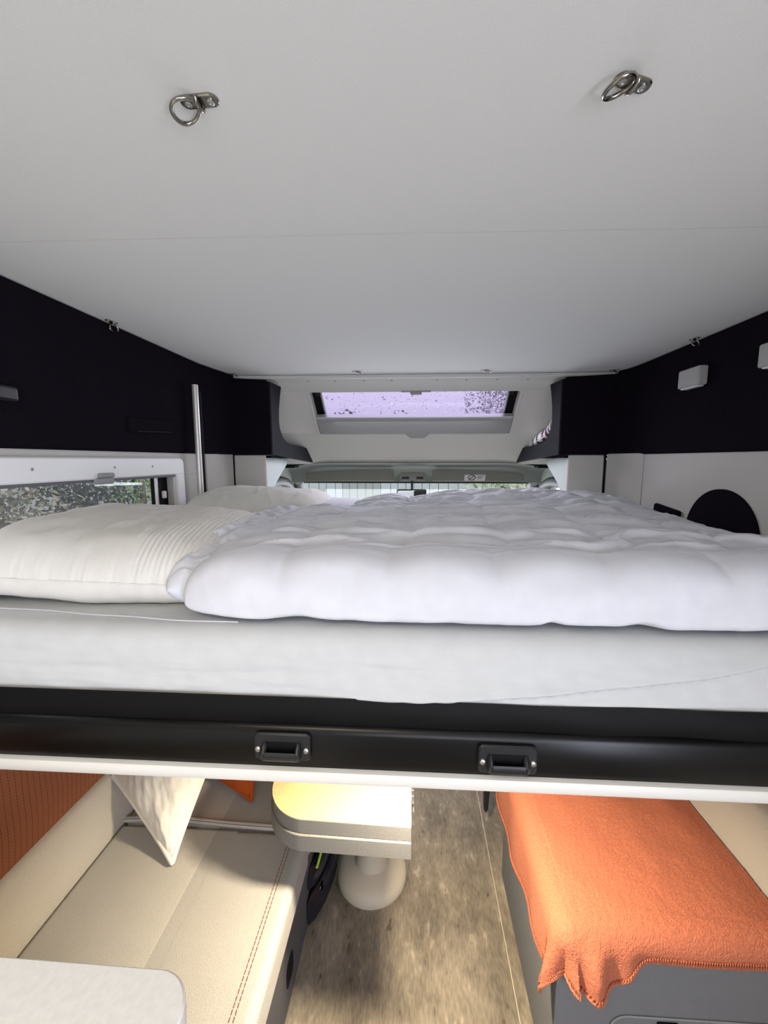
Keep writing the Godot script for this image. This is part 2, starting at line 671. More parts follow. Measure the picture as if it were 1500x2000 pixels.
func cap_point(x: float, s: float, out := 0.0) -> Vector3:
	# s: 0..4 along the profile; out: outward along the normal
	var i := clampi(int(s), 0, 3)
	var p: Vector2 = CAP[i].lerp(CAP[i + 1], s - i)
	var e: Vector2 = (CAP[i + 1] - CAP[i]).normalized()
	if i == 0:
		e = (CAP[2] - CAP[0]).normalized()
	var nn := Vector2(-e.y, e.x)
	p += nn * out
	var k := maxf(0.0, absf(x) - 0.63) / 0.4
	return P(x, p.y, p.x - k * k * 0.30 * minf(1.0, s * 0.5))


func front_cap() -> void:
	var b := MB.new()
	for r in [[-1.02, 1.06, 0.0, 2.0, 60, 16], [-1.02, 1.06, 3.0, 4.0, 60, 10], [-1.02, HX0, 2.0, 3.0, 20, 10], [HX1, 1.06, 2.0, 3.0, 20, 10]]:
		for o in [0.0, 0.05]:
			b.grid(r[4], r[5], func(u: float, w: float): return cap_point(lerpf(r[0], r[1], u), minf(lerpf(r[2], r[3], w), r[3] - 0.0001), o), P(0, 4, 4) if o == 0.0 else P(0, 1, 1))
	var wf := struct("wall_front", b, M.headliner, "grey felt front cap sloping down from the ceiling to the cab, round the skylight", "wall")
	for px in [-0.575, -0.43, -0.275, -0.125, 0.115, 0.27, 0.43, 0.59]:
		b = MB.new()
		var c := cap_point(px, 0.72)
		b.lathe([Vector2(0.0055, -0.004), Vector2(0.0055, 0.0015), Vector2(0.004, 0.0025), Vector2(0, 0.0025)], 12, Transform3D(Basis(Vector3.RIGHT, PI - 0.15), c))
		part(wf, "screw_cap", b, M.gray_plastic)
	# skylight in the opening
	var a := cap_point(0, 2.0)
	var z := cap_point(0, 2.9999)
	var e := (z - a).normalized()
	var nn := Vector3(0, -e.z, e.y)
	if nn.y < 0.0:
		nn = -nn
	var bs := Basis(Vector3.RIGHT, nn, Vector3.RIGHT.cross(nn))
	var ln := (z - a).length()
	var mid := (a + z) * 0.5
	var cx := (HX0 + HX1) * 0.5
	var hw := (HX1 - HX0) * 0.5
	b = MB.new()
	b.rbox(mid + Vector3(cx, 0, 0) + nn * 0.035 - e * (ln / 2 + 0.008), Vector3(hw * 2 + 0.04, 0.075, 0.018), 0.003, bs)
	b.rbox(mid + Vector3(cx, 0, 0) + nn * 0.035 + e * (ln / 2 + 0.008), Vector3(hw * 2 + 0.04, 0.075, 0.018), 0.003, bs)
	for sx in [-1.0, 1.0]:
		b.rbox(mid + Vector3(cx + sx * (hw + 0.007), 0, 0) + nn * 0.035, Vector3(0.018, 0.078, ln + 0.03), 0.003, bs)
	var w := struct("window_2", b, M.headliner, "wide lavender-tinted skylight with raindrops in the front cap", "window")
	b = MB.new()
	b.rbox(mid + Vector3(cx, 0, 0) + nn * 0.062, Vector3(hw * 2 + 0.02, 0.006, ln + 0.02), 0.001, bs)
	part(w, "pane", b, M.tinted)
	for sx in [-1.0, 1.0]:
		b = MB.new()
		b.rbox(mid + Vector3(cx + sx * (hw - 0.024), 0, 0) + nn * 0.05, Vector3(0.052, 0.012, ln), 0.003, bs)
		part(w, "side_seal", b, M.black)
		b = MB.new()
		b.rbox(mid + Vector3(cx + sx * (hw - 0.055), 0, 0) + nn * 0.047, Vector3(0.010, 0.016, ln * 0.9), 0.003, bs)
		part(w, "guide_rail", b, M.alu)
		b = MB.new()
		b.rbox(mid + Vector3(cx + sx * (hw - 0.040), 0, 0) + nn * 0.036 - e * (ln * 0.40), Vector3(0.028, 0.018, 0.04), 0.006, bs)
		part(w, "corner_latch", b, M.black_plastic)
	# roller blind box along the lower edge
	var q0 := 0.585
	var l1 := ln * (1.0 - q0)
	var cc := a + e * (ln * q0 + l1 / 2) + Vector3(cx, 0, 0)
	b = MB.new()
	var cw := hw - 0.004
	var hl := l1 / 2
	var poly := PackedVector2Array([Vector2(-cw, -hl + 0.014), Vector2(cw, -hl + 0.014), Vector2(cw, hl - 0.02), Vector2(cw - 0.02, hl), Vector2(0.105, hl), Vector2(0.07, hl + 0.038), Vector2(-0.02, hl + 0.038), Vector2(-0.055, hl), Vector2(-cw + 0.02, hl), Vector2(-cw, hl - 0.02)])
	b.prism(poly, func(p: Vector2, t: float): return cc + Vector3(p.x, 0, 0) + e * p.y + nn * t, -0.007, 0.03, 0.003)
	part(w, "blind_box", b, M.cassette)
	b = MB.new()
	b.rbox(cc + nn * 0.01 - e * (hl - 0.004), Vector3(cw * 2, 0.034, 0.02), 0.004, bs)
	part(w, "pull_bar", b, M.alu)
	b = MB.new()
	b.rbox(a + Vector3(0.005, 0, 0) - nn * 0.004 - e * 0.008, Vector3(0.17, 0.008, 0.016), 0.003, bs)
	b.rbox(a + Vector3(0.005, 0, 0) - nn * 0.007 + e * 0.004, Vector3(0.065, 0.012, 0.02), 0.003, bs)
	part(w, "catch", b, M.cassette)
	drops(w, 620, func(r: RandomNumberGenerator): return mid + Vector3(cx + r.randf_range(-hw, hw) * 0.9, 0, 0) + e * r.randf_range(-ln / 2, ln * 0.12) + nn * 0.065, Basis(bs.x, bs.y, bs.z), 0.0016, 0.0052, 21)
	# black upholstered corner units: a front panel and a side cheek with a tray lip
	for s in [-1.0, 1.0]:
		var side := "left" if s < 0.0 else "right"
		var x0 := 0.742 if s < 0 else 0.724
		var xo := 0.985 if s < 0 else 0.995
		var t := thing("corner_cabinet", "black upholstered corner panel with a curved cheek %s of the skylight" % side, "cabinet", P(s * 0.86, 1.626, 2.12))
		b = MB.new()
		b.prism(PackedVector2Array([Vector2(s * x0, 1.626), Vector2(s * xo, 1.624), Vector2(s * xo, 2.02), Vector2(s * (xo - 0.02), 2.016), Vector2(s * (x0 + 0.02), 2.004), Vector2(s * x0, 1.985)]), func(p: Vector2, tt: float): return P(p.x, p.y, tt), 2.115, 2.14, 0.005)
		part(t, "front_panel", b, M.black_felt)
		b = MB.new()
		var ck := PackedVector2Array([Vector2(2.118, 1.628), Vector2(2.5, 1.606), Vector2(2.98, 1.580), Vector2(2.955, 1.676), Vector2(2.7, 1.684), Vector2(2.47, 1.690), Vector2(2.37, 1.702), Vector2(2.30, 1.728), Vector2(2.26, 1.765), Vector2(2.245, 1.80), Vector2(2.25, 1.87), Vector2(2.275, 1.945), Vector2(2.30, 2.0), Vector2(2.118, 1.995)])
		b.prism(ck, func(p: Vector2, tt: float): return P(tt, p.y, p.x), s * (x0 - 0.003), s * (x0 + 0.018), 0.004)
		part(t, "cheek", b, M.charcoal)
		b = MB.new()
		b.rbox(P(s * 0.88, 1.615, 2.5), Vector3(0.26, 0.012, 0.75), 0.002)
		part(t, "tray", b, M.black_felt)
	# the printed rolled cloth in the right-hand tray
	var t2 := thing("printed_bag", "rolled white bag with dark print in the right-hand tray beside the skylight", "bag", P(0.81, 1.625, 2.5))
	b = MB.new()
	var pts := []
	for i in 13:
		var u := i / 12.0
		pts.append(P(0.772 + 0.005 * sin(u * 9.0), 1.690 + 0.105 * pow(1.0 - u, 1.5) + 0.004 * sin(u * 17.0), lerpf(2.36, 2.88, u)))
	b.tube(pts, 0.022, 12, false, 1.7)
	part(t2, "roll", b, M.paper)
	for k in [[0.06, 0.012, "plum"], [0.16, 0.018, "plum"], [0.27, 0.02, "plum"], [0.44, 0.012, "ink"], [0.58, 0.012, "ink"], [0.66, 0.008, "ink"], [0.83, 0.012, "ink"], [0.9, 0.008, "ink"]]:
		b = MB.new()
		var i0 := int(k[0] * 12.0)
		var c2: Vector3 = pts[i0].lerp(pts[i0 + 1], k[0] * 12.0 - i0)
		var dd: Vector3 = (pts[i0 + 1] - pts[i0]).normalized()
		b.tube([c2 - dd * k[1], c2 + dd * k[1]], 0.0228, 12, false, 1.7)
		part(t2, "printed_patch", b, M[k[2]])


func drops(w: Node3D, count: int, where: Callable, bs: Basis, r0: float, r1: float, sd: int) -> void:
	var b := MB.new()
	b.lathe([Vector2(1, 0), Vector2(0.92, 0.28), Vector2(0.7, 0.5), Vector2(0.4, 0.62), Vector2(0, 0.66)], 10)
	b.lathe([Vector2(0, 0), Vector2(1, 0)], 10)
	var rn := RandomNumberGenerator.new()
	rn.seed = sd
	var xs := []
	for i in count:
		var r := lerpf(r0, r1, pow(rn.randf(), 2.2))
		var p: Vector3 = where.call(rn)
		xs.append(Transform3D(bs.scaled_local(Vector3(r * rn.randf_range(0.8, 1.2), r, r * rn.randf_range(0.9, 1.7))), p))
	scatter(w, "raindrops", b.done(), M.water, xs)


# ---------------------------------------------------------------- driver's cab seen under the cap
func cab() -> void:
	var prof := [Vector2(2.985, 1.578), Vector2(3.06, 1.560), Vector2(3.11, 1.532), Vector2(3.17, 1.475), Vector2(3.2, 1.428)]
	var hd := func(x: float, s: float, o: float) -> Vector3:
		var i := clampi(int(s), 0, 3)
		var p: Vector2 = prof[i].lerp(prof[i + 1], s - i)
		var k := pow(clampf((absf(x) - 0.62) / 0.36, 0.0, 1.0), 2.0)
		return P(x, p.y - k * 0.05 * (1.0 - s / 4.0) + o, p.x - k * 0.12 * s / 4.0)
	var b := MB.new()
	b.grid(48, 16, func(u: float, w: float): return hd.call(lerpf(-0.98, 0.98, u), minf(w * 4.0, 3.9999), 0.0), P(0, 3, 4))
	b.grid(48, 16, func(u: float, w: float): return hd.call(lerpf(-0.98, 0.98, u), minf(w * 4.0, 3.9999), 0.03), P(0, 1, 2.5))
	struct("trim_8", b, M.cab_gray, "grey-green headliner above the windscreen", "header")
	# cab side walls with the arched door window openings
	for s in [-1.0, 1.0]:
		b = MB.new()
		var X := 0.94
		var arc := PackedVector2Array()
		for p in [Vector2(2.16, 0.0), Vector2(2.16, 1.60), Vector2(3.25, 1.60), Vector2(3.25, 0.0), Vector2(3.06, 0.0), Vector2(3.06, 1.36)]:
			arc.append(p)
		for i in range(1, 12):
			var g := PI * i / 12.0
			arc.append(Vector2(2.75 + 0.31 * cos(g), 1.36 + 0.085 * sin(g)))
		for p in [Vector2(2.44, 1.36), Vector2(2.40, 0.9), Vector2(2.40, 0.0)]:
			arc.append(p)
		b.prism(arc, func(p: Vector2, tt: float): return P(tt, p.y, p.x), s * X, s * (X + 0.05))
		b.rbox(P(s * (X + 0.03), 0.48, 2.75), Vector3(0.05, 0.96, 0.9), 0.002)
		struct("wall_cab_left" if s < 0 else "wall_cab_right", b, M.cab_gray, "grey cab side wall with the arched door window, %s" % ("left" if s < 0 else "right"), "wall")
		# door frame ring and its rubber seal
		b = MB.new()
		var pts := []
		for i in 17:
			var g := PI * i / 16.0
			pts.append(P(s * (X - 0.004), 1.35 + 0.125 * sin(g), 2.76 + 0.37 * cos(g)))
		b.tube(pts, 0.012, 8)
		var t := thing("door_frame", "grey arched door frame with black seal, %s side of the cab" % ("left" if s < 0 else "right"), "door frame", P(s * X, 0.9, 2.75))
		part(t, "rubber_seal", b, M.black)
		b = MB.new()
		pts = []
		for i in 17:
			var g := PI * i / 16.0
			pts.append(P(s * (X - 0.006), 1.352 + 0.094 * sin(g), 2.75 + 0.325 * cos(g)))
		b.tube(pts, 0.024, 8)
		part(t, "frame", b, M.gray_plastic)
		b = MB.new()
		b.rbox(P(s * (X + 0.03), 1.2, 2.75), Vector3(0.005, 0.6, 0.72), 0.001)
		part(t, "pane", b, M.pane)
		# pale pillar trim with a curved edge
		b = MB.new()
		var x1 := 0.785
		b.prism(PackedVector2Array([Vector2(2.14, 1.622), Vector2(2.53, 1.60), Vector2(2.49, 1.565), Vector2(2.41, 1.525), Vector2(2.31, 1.475), Vector2(2.2, 1.40), Vector2(2.16, 1.2), Vector2(2.14, 1.0)]), func(p: Vector2, tt: float): return P(tt, p.y, p.x), s * x1, s * (x1 + 0.02), 0.004)
		struct("trim_9" if s < 0 else "trim_10", b, M.cab_trim, "pale curved pillar trim at the %s of the cab passage" % ("left" if s < 0 else "right"), "pillar trim")
		b = MB.new()
		b.rbox(P(s * 0.83, 1.555, 2.75), Vector3(0.07, 0.018, 0.10), 0.008)
		solo("grab_handle", b, M.charcoal, "small dark grab handle under the headliner at the %s pillar" % ("left" if s < 0 else "right"), "handle")
		# windscreen pillar
		b = MB.new()
		b.tube([P(s * 0.905, 1.43, 3.17), P(s * 0.935, 1.2, 3.45), P(s * 0.95, 0.9, 3.8)], 0.035, 8)
		struct("trim_11" if s < 0 else "trim_12", b, M.gray_plastic, "grey windscreen pillar at the %s end of the windscreen" % ("left" if s < 0 else "right"), "pillar")
		# sun visor
		b = MB.new()
		var vp := PackedVector2Array([Vector2(0.13, 0.0), Vector2(0.80, 0.0), Vector2(0.815, 0.012), Vector2(0.81, 0.055), Vector2(0.78, 0.068), Vector2(0.60, 0.084), Vector2(0.40, 0.096), Vector2(0.17, 0.102), Vector2(0.135, 0.092)])
		var sc := 1.0 if s > 0 else 0.99
		var off := 0.0 if s > 0 else -0.025
		b.prism(vp, func(p: Vector2, tt: float): return P(s * p.x * sc + off, 1.437 + p.y * 0.93, 3.155 - p.y * 0.55 - tt), 0.0, 0.018, 0.005)
		var vis := thing("sun_visor", "grey sun visor above the windscreen, %s" % ("the left one without a sticker" if s < 0 else "the right one with a white warning sticker"), "sun visor", P(s * 0.47, 1.437, 3.15), "sun visors above the windscreen")
		part(vis, "visor_panel", b, M.visor)
		if s > 0:
			b = MB.new()
			var sp := func(p: Vector2, tt: float) -> Vector3: return P(p.x, 1.437 + p.y * 0.93, 3.155 - p.y * 0.55 - 0.019 - tt)
			b.prism(PackedVector2Array([Vector2(0.375, 0.006), Vector2(0.53, 0.006), Vector2(0.53, 0.056), Vector2(0.375, 0.056)]), sp, 0.0, 0.001)
			var stk := part(vis, "warning_sticker", b, M.paper, "white warning sticker with a round symbol")
			b = MB.new()
			var rg := []
			for i in 16:
				rg.append(sp.call(Vector2(0.43 + 0.026 * cos(TAU * i / 16), 0.033 + 0.02 * sin(TAU * i / 16)), 0.0015))
			b.tube(rg, 0.003, 5, true)
			b.tube([sp.call(Vector2(0.412, 0.02), 0.0015), sp.call(Vector2(0.448, 0.046), 0.0015)], 0.003, 5)
			for k in 3:
				b.tube([sp.call(Vector2(0.47, 0.045 - k * 0.011), 0.0015), sp.call(Vector2(0.52 - k * 0.008, 0.045 - k * 0.011), 0.0015)], 0.0018, 5)
			part(stk, "print", b, M.ink)
	# overhead console and mirror
	var con := thing("overhead_console", "small grey lamp console in the middle above the windscreen", "console", P(-0.015, 1.5, 3.1))
	b = MB.new()
	b.prism(PackedVector2Array([Vector2(-0.115, 0.0), Vector2(0.085, 0.0), Vector2(0.09, 0.05), Vector2(0.07, 0.068), Vector2(-0.10, 0.068), Vector2(-0.12, 0.05)]), func(p: Vector2, tt: float): return P(p.x, 1.437 + p.y, 3.14 - p.y * 0.5 - tt), 0.0, 0.02, 0.006)
	part(con, "housing", b, M.visor)
	for k in [[-0.07, 0.05, "black_plastic"], [-0.015, 0.05, "gray_plastic"], [0.04, 0.05, "black_plastic"]]:
		b = MB.new()
		b.rbox(P(k[0], 1.466, 3.105), Vector3(k[1], 0.034, 0.012), 0.005, Basis(Vector3.RIGHT, -0.4))
		part(con, "lamp_lens", b, M[k[2]])
	var mi := thing("rear_view_mirror", "black rear-view mirror hanging in front of the windscreen", "mirror", P(-0.02, 1.34, 3.08))
	b = MB.new()
	b.tube([P(-0.02, 1.437, 3.13), P(-0.02, 1.36, 3.085)], 0.009, 8)
	part(mi, "stem", b, M.black_plastic)
	b = MB.new()
	b.rbox(P(-0.022, 1.345, 3.07), Vector3(0.225, 0.072, 0.03), 0.014, Basis(Vector3.RIGHT, 0.1), 3)
	part(mi, "housing", b, M.black_plastic)
	b = MB.new()
	b.rbox(P(-0.022, 1.3445, 3.057), Vector3(0.208, 0.058, 0.008), 0.003, Basis(Vector3.RIGHT, 0.1) * Basis(Vector3.UP, 0.12), 3)
	part(mi, "mirror_glass", b, M.mirror)
	# windscreen, dashboard shelf and front wall
	b = MB.new()
	b.rbox(P(0, 1.425, 3.215), Vector3(1.8, 0.014, 0.03), 0.004)
	var ws := struct("window_3", b, M.black, "windscreen strip seen over the bed between the headliner and the duvet", "window")
	b = MB.new()
	var gl := [P(-0.93, 1.43, 3.2), P(0.93, 1.43, 3.2), P(0.95, 0.9, 3.85), P(-0.95, 0.9, 3.85)]
	b.flat(gl, P(0, 3, -3))
	part(ws, "pane", b, M.pane)
	b = MB.new()
	b.rbox(P(0, 0.82, 3.55), Vector3(1.95, 0.12, 0.7), 0.04)
	struct("trim_13", b, M.charcoal, "dark dashboard shelf under the windscreen", "dashboard")
	b = MB.new()
	b.rbox(P(0, 0.45, 3.3), Vector3(1.98, 0.9, 0.06), 0.002)
	struct("wall_cab_front", b, M.cab_gray, "grey front bulkhead of the cab under the windscreen", "wall")


# ---------------------------------------------------------------- left-hand side window
func side_window() -> void:
	var b := MB.new()
	var at := func(p: Vector2, t: float) -> Vector3: return P(XL + t, p.y, p.x)
	# white frame: four bevelled bars with a rounded outer corner
	b.prism(PackedVector2Array([Vector2(0.44, 1.541), Vector2(1.618, 1.541), Vector2(1.668, 1.541), Vector2(1.668, 1.588), Vector2(1.66, 1.602), Vector2(1.645, 1.607), Vector2(0.44, 1.607)]), at, -0.03, 0.008, 0.004)
	b.prism(PackedVector2Array([Vector2(1.612, 1.30), Vector2(1.668, 1.30), Vector2(1.668, 1.545), Vector2(1.612, 1.545)]), at, -0.03, 0.008, 0.004)
	b.prism(PackedVector2Array([Vector2(0.40, 1.30), Vector2(0.46, 1.30), Vector2(0.46, 1.607), Vector2(0.40, 1.607)]), at, -0.03, 0.008, 0.004)
	b.prism(PackedVector2Array([Vector2(0.44, 1.298), Vector2(1.668, 1.298), Vector2(1.668, 1.312), Vector2(0.44, 1.312)]), at, -0.03, 0.008, 0.004)
	var w := struct("window_4", b, M.white_plastic, "long low side window in a white frame behind the pillows, wet with rain", "window")
	b = MB.new()
	b.rbox(P(XL - 0.016, 1.5375, 1.04), Vector3(0.034, 0.011, 1.15), 0.003)
	part(w, "blind_rail", b, M.rail_gray)
	b = MB.new()
	b.rbox(P(XL + 0.008, 1.552, 1.225), Vector3(0.026, 0.014, 0.06), 0.006, Basis.IDENTITY, 3)
	b.rbox(P(XL - 0.004, 1.536, 1.225), Vector3(0.03, 0.022, 0.075), 0.006)
	part(w, "blind_grip", b, M.gray_plastic)
	b = MB.new()
	b.rbox(P(XL - 0.045, 1.425, 1.575), Vector3(0.02, 0.24, 0.085), 0.004)
	part(w, "end_seal", b, M.black)
	b = MB.new()
	b.rbox(P(XL - 0.030, 1.425, 1.532), Vector3(0.012, 0.23, 0.008), 0.003)
	part(w, "pane_edge", b, M.alu)
	b = MB.new()
	b.rbox(P(XL - 0.028, 1.463, 1.575), Vector3(0.014, 0.03, 0.018), 0.005)
	part(w, "hinge_block", b, M.white_plastic)
	b = MB.new()
	b.rbox(P(XL - 0.055, 1.425, 1.03), Vector3(0.004, 0.24, 1.15), 0.001)
	part(w, "pane", b, M.pane)
	var bs := Basis(Vector3(0, 1, 0), Vector3(-1, 0, 0), Vector3(0, 0, 1))
	drops(w, 650, func(r: RandomNumberGenerator): return P(XL - 0.0575, r.randf_range(1.4, 1.535), lerpf(0.78, 1.54, r.randf())), bs, 0.0008, 0.0026, 22)
	# three small screw heads on the frame
	for d in [0.985, 1.27, 1.46]:
		b = MB.new()
		b.lathe([Vector2(0.004, -0.003), Vector2(0.004, 0.0012), Vector2(0, 0.002)], 10, Transform3D(Basis(Vector3.BACK, -PI / 2), P(XL + 0.008, 1.576, d)))
		part(w, "screw_head", b, M.gray_plastic)


# ---------------------------------------------------------------- lashing rings on the ceiling
func ring(at: Vector3, turn: float, tilt: float, label: String, sc := 1.0) -> void:
	var t := thing("lashing_ring", label, "ring", at, "chrome lashing rings on the ceiling")
	var bs := Basis(Vector3.UP, turn)
	# oval base plate (long axis = local x), two screws, loop on a bridge
	var b := MB.new()
	var poly := PackedVector2Array()
	for i in 28:
		var g := TAU * i / 28.0
		poly.append(Vector2((0.013 if cos(g) > 0 else -0.013) + 0.0085 * cos(g), 0.0085 * sin(g)) * sc)
	b.prism(poly, func(p: Vector2, h: float): return at + bs * Vector3(p.x, h, p.y), 0.001, -0.003, 0.0012)
	part(t, "base_plate", b, M.chrome)
	for sx in [-0.0125, 0.0125]:
		b = MB.new()
		b.lathe([Vector2(0.0042, 0.0), Vector2(0.0042, 0.0012), Vector2(0.003, 0.002), Vector2(0.0016, 0.002), Vector2(0.0008, 0.001), Vector2(0, 0.001)], 12, Transform3D(Basis(bs.x, -bs.y, -bs.z) * sc, at + bs * Vector3(sx * sc, -0.003, 0)))
		part(t, "screw", b, M.steel)
	b = MB.new()
	var br := []
	for i in 9:
		var g := PI * i / 8.0
		br.append(at + bs * (Vector3(0, -0.003 - 0.005 * sin(g), 0.008 * cos(g)) * sc))
	b.tube(br, 0.0022 * sc, 8)
	part(t, "bridge", b, M.chrome)
	b = MB.new()
	var hang := bs * Basis(Vector3.BACK, tilt)
	var lp := []
	for i in 32:
		var g := TAU * i / 32.0
		var q := Vector3(0, -0.0165 - 0.0145 * cos(g), 0.017 * sin(g) * (0.86 + 0.14 * cos(g)))
		lp.append(at + (Vector3(0, -0.003, 0) + hang * q) * sc)
	b.tube(lp, 0.0023 * sc, 10, true)
	part(t, "loop", b, M.chrome)


func ceiling_fittings() -> void:
	ring(P(-0.262, CEIL, 0.540), -0.05, -1.2, "large chrome lashing ring on the ceiling, the left of the two nearest", 1.12)
	ring(P(0.247, CEIL, 0.541), 0.35, -1.25, "large chrome lashing ring on the ceiling, the right of the two nearest", 1.12)
	ring(P(-0.950, CEIL, 1.30), 1.4, 0.4, "small lashing ring at the ceiling edge above the left black wall pad", 0.95)
	ring(P(0.995, CEIL, 1.58), 1.7, -0.4, "small lashing ring at the ceiling edge above the right black wall pad", 0.95)
	ring(P(-0.290, CEIL, 2.07), 0.0, 1.35, "small lashing ring at the front ceiling edge, left of the skylight catch", 0.95)
	ring(P(0.335, CEIL, 2.07), 0.0, 1.35, "small lashing ring at the front ceiling edge, right of the skylight catch", 0.95)
	ring(P(-0.925, CEIL, 2.09), 0.2, 1.35, "small lashing ring in the left front corner of the ceiling", 0.95)
	ring(P(0.955, CEIL, 2.09), -0.2, 1.35, "small lashing ring in the right front corner of the ceiling", 0.95)


# ---------------------------------------------------------------- pads, lamps and pole on the walls
func wall_fittings() -> void:
	var b := MB.new()
	b.prism(PackedVector2Array([Vector2(XL - 0.02, -0.5), Vector2(XL, -0.5), Vector2(XL, 1.86), Vector2(XL + 0.012, 1.96), Vector2(-0.935, 2.06), Vector2(-0.925, 2.112), Vector2(XL - 0.02, 2.112)]), func(p: Vector2, t: float): return P(p.x, t, p.y), 1.627, 2.028, 0.006)
	var t := thing("wall_pad", "black felt pad along the left wall above the side window", "wall pad", P(XL, 1.627, 1.0), "black felt wall pads")
	part(t, "pad", b, M.black_felt)
	b = MB.new()
	b.prism(PackedVector2Array([Vector2(XR + 0.02, -0.5), Vector2(XR, -0.5), Vector2(XR, 1.98), Vector2(XR - 0.008, 2.05), Vector2(0.985, 2.112), Vector2(XR + 0.02, 2.112)]), func(p: Vector2, t2: float): return P(p.x, t2, p.y), 1.625, 2.028, 0.006)
	t = thing("wall_pad", "black felt pad along the right wall behind the two grey lamps", "wall pad", P(XR, 1.625, 1.0), "black felt wall pads")
	part(t, "pad", b, M.black_felt)
	# grey box lamps on the right pad
	for k in [[1.575, "grey box reading lamp on the right black pad, the far one seen whole"], [1.215, "grey box reading lamp on the right black pad, cut off by the picture edge"]]:
		var d: float = k[0]
		t = thing("reading_lamp", k[1], "lamp", P(XR, 1.88, d), "grey lamps on the right wall pad")
		b = MB.new()
		b.rbox(P(XR - 0.018, 1.893, d), Vector3(0.034, 0.066, 0.115), 0.007, Basis.IDENTITY, 3)
		part(t, "housing", b, M.lamp_gray)
		b = MB.new()
		b.rbox(P(XR - 0.018, 1.858, d), Vector3(0.022, 0.004, 0.09), 0.001)
		part(t, "lens", b, M.white_plastic)
	# black fittings on the left pad
	t = thing("reading_lamp", "small black reading lamp on the left black pad at the picture edge", "lamp", P(XL, 1.755, 0.915))
	b = MB.new()
	b.rbox(P(XL + 0.008, 1.755, 0.915), Vector3(0.02, 0.035, 0.10), 0.008, Basis.IDENTITY, 3)
	part(t, "housing", b, M.black_plastic)
	b = MB.new()
	b.rbox(P(XL + 0.014, 1.739, 0.915), Vector3(0.012, 0.004, 0.07), 0.001)
	part(t, "lens", b, M.charcoal)
	t = thing("wall_pocket", "flat black pocket sewn on the left pad behind the silver pole", "pocket", P(XL, 1.71, 1.5))
	b = MB.new()
	b.rbox(P(XL + 0.002, 1.724, 1.49), Vector3(0.010, 0.050, 0.27), 0.004, Basis(Vector3.RIGHT, 0.05))
	part(t, "pouch", b, M.black_felt)
	b = MB.new()
	b.rbox(P(XL + 0.008, 1.702, 1.49), Vector3(0.006, 0.004, 0.2), 0.001, Basis(Vector3.RIGHT, 0.05))
	part(t, "zip", b, M.charcoal)
	# pole
	t = thing("silver_pole", "silver pole standing by the left wall behind the pillows", "pole", P(-0.93, 1.28, 1.74))
	b = MB.new()
	b.tube([P(-0.93, 1.27, 1.735), P(-0.93, 1.914, 1.74)], 0.0125, 16)
	part(t, "tube", b, M.pole)
	b = MB.new()
	b.rbox(P(-0.9195, 1.57, 1.757), Vector3(0.007, 0.64, 0.012), 0.002)
	part(t, "guide_strip", b, M.charcoal)
	# round pad on the right wall
	t = thing("round_pad", "round black felt pad on the right beige wall at the duvet's edge", "pad", P(XR, 1.17, 1.41))
	b = MB.new()
	b.lathe([Vector2(0.167, -0.004), Vector2(0.167, 0.004), Vector2(0.162, 0.008), Vector2(0, 0.0085)], 64, Transform3D(Basis(Vector3.BACK, PI / 2), P(XR + 0.008, 1.336, 1.41)))
	part(t, "disc", b, M.black_felt)
	t = thing("bed_strap", "short dark strap between the right wall and the duvet, left of the round pad", "strap", P(XR, 1.36, 1.66))
	b = MB.new()
	b.rbox(P(XR + 0.0, 1.395, 1.69), Vector3(0.02, 0.035, 0.16), 0.008, Basis(Vector3.RIGHT, 0.1))
	part(t, "strap_end", b, M.black_felt)


# ---------------------------------------------------------------- the drop-down bed
const TILT := -0.0062
const RIM := 1.323


func tl(p: Vector3) -> Vector3:
	# the bed hangs a touch lower on the right
	return p + Vector3(0, p.x * TILT, 0)


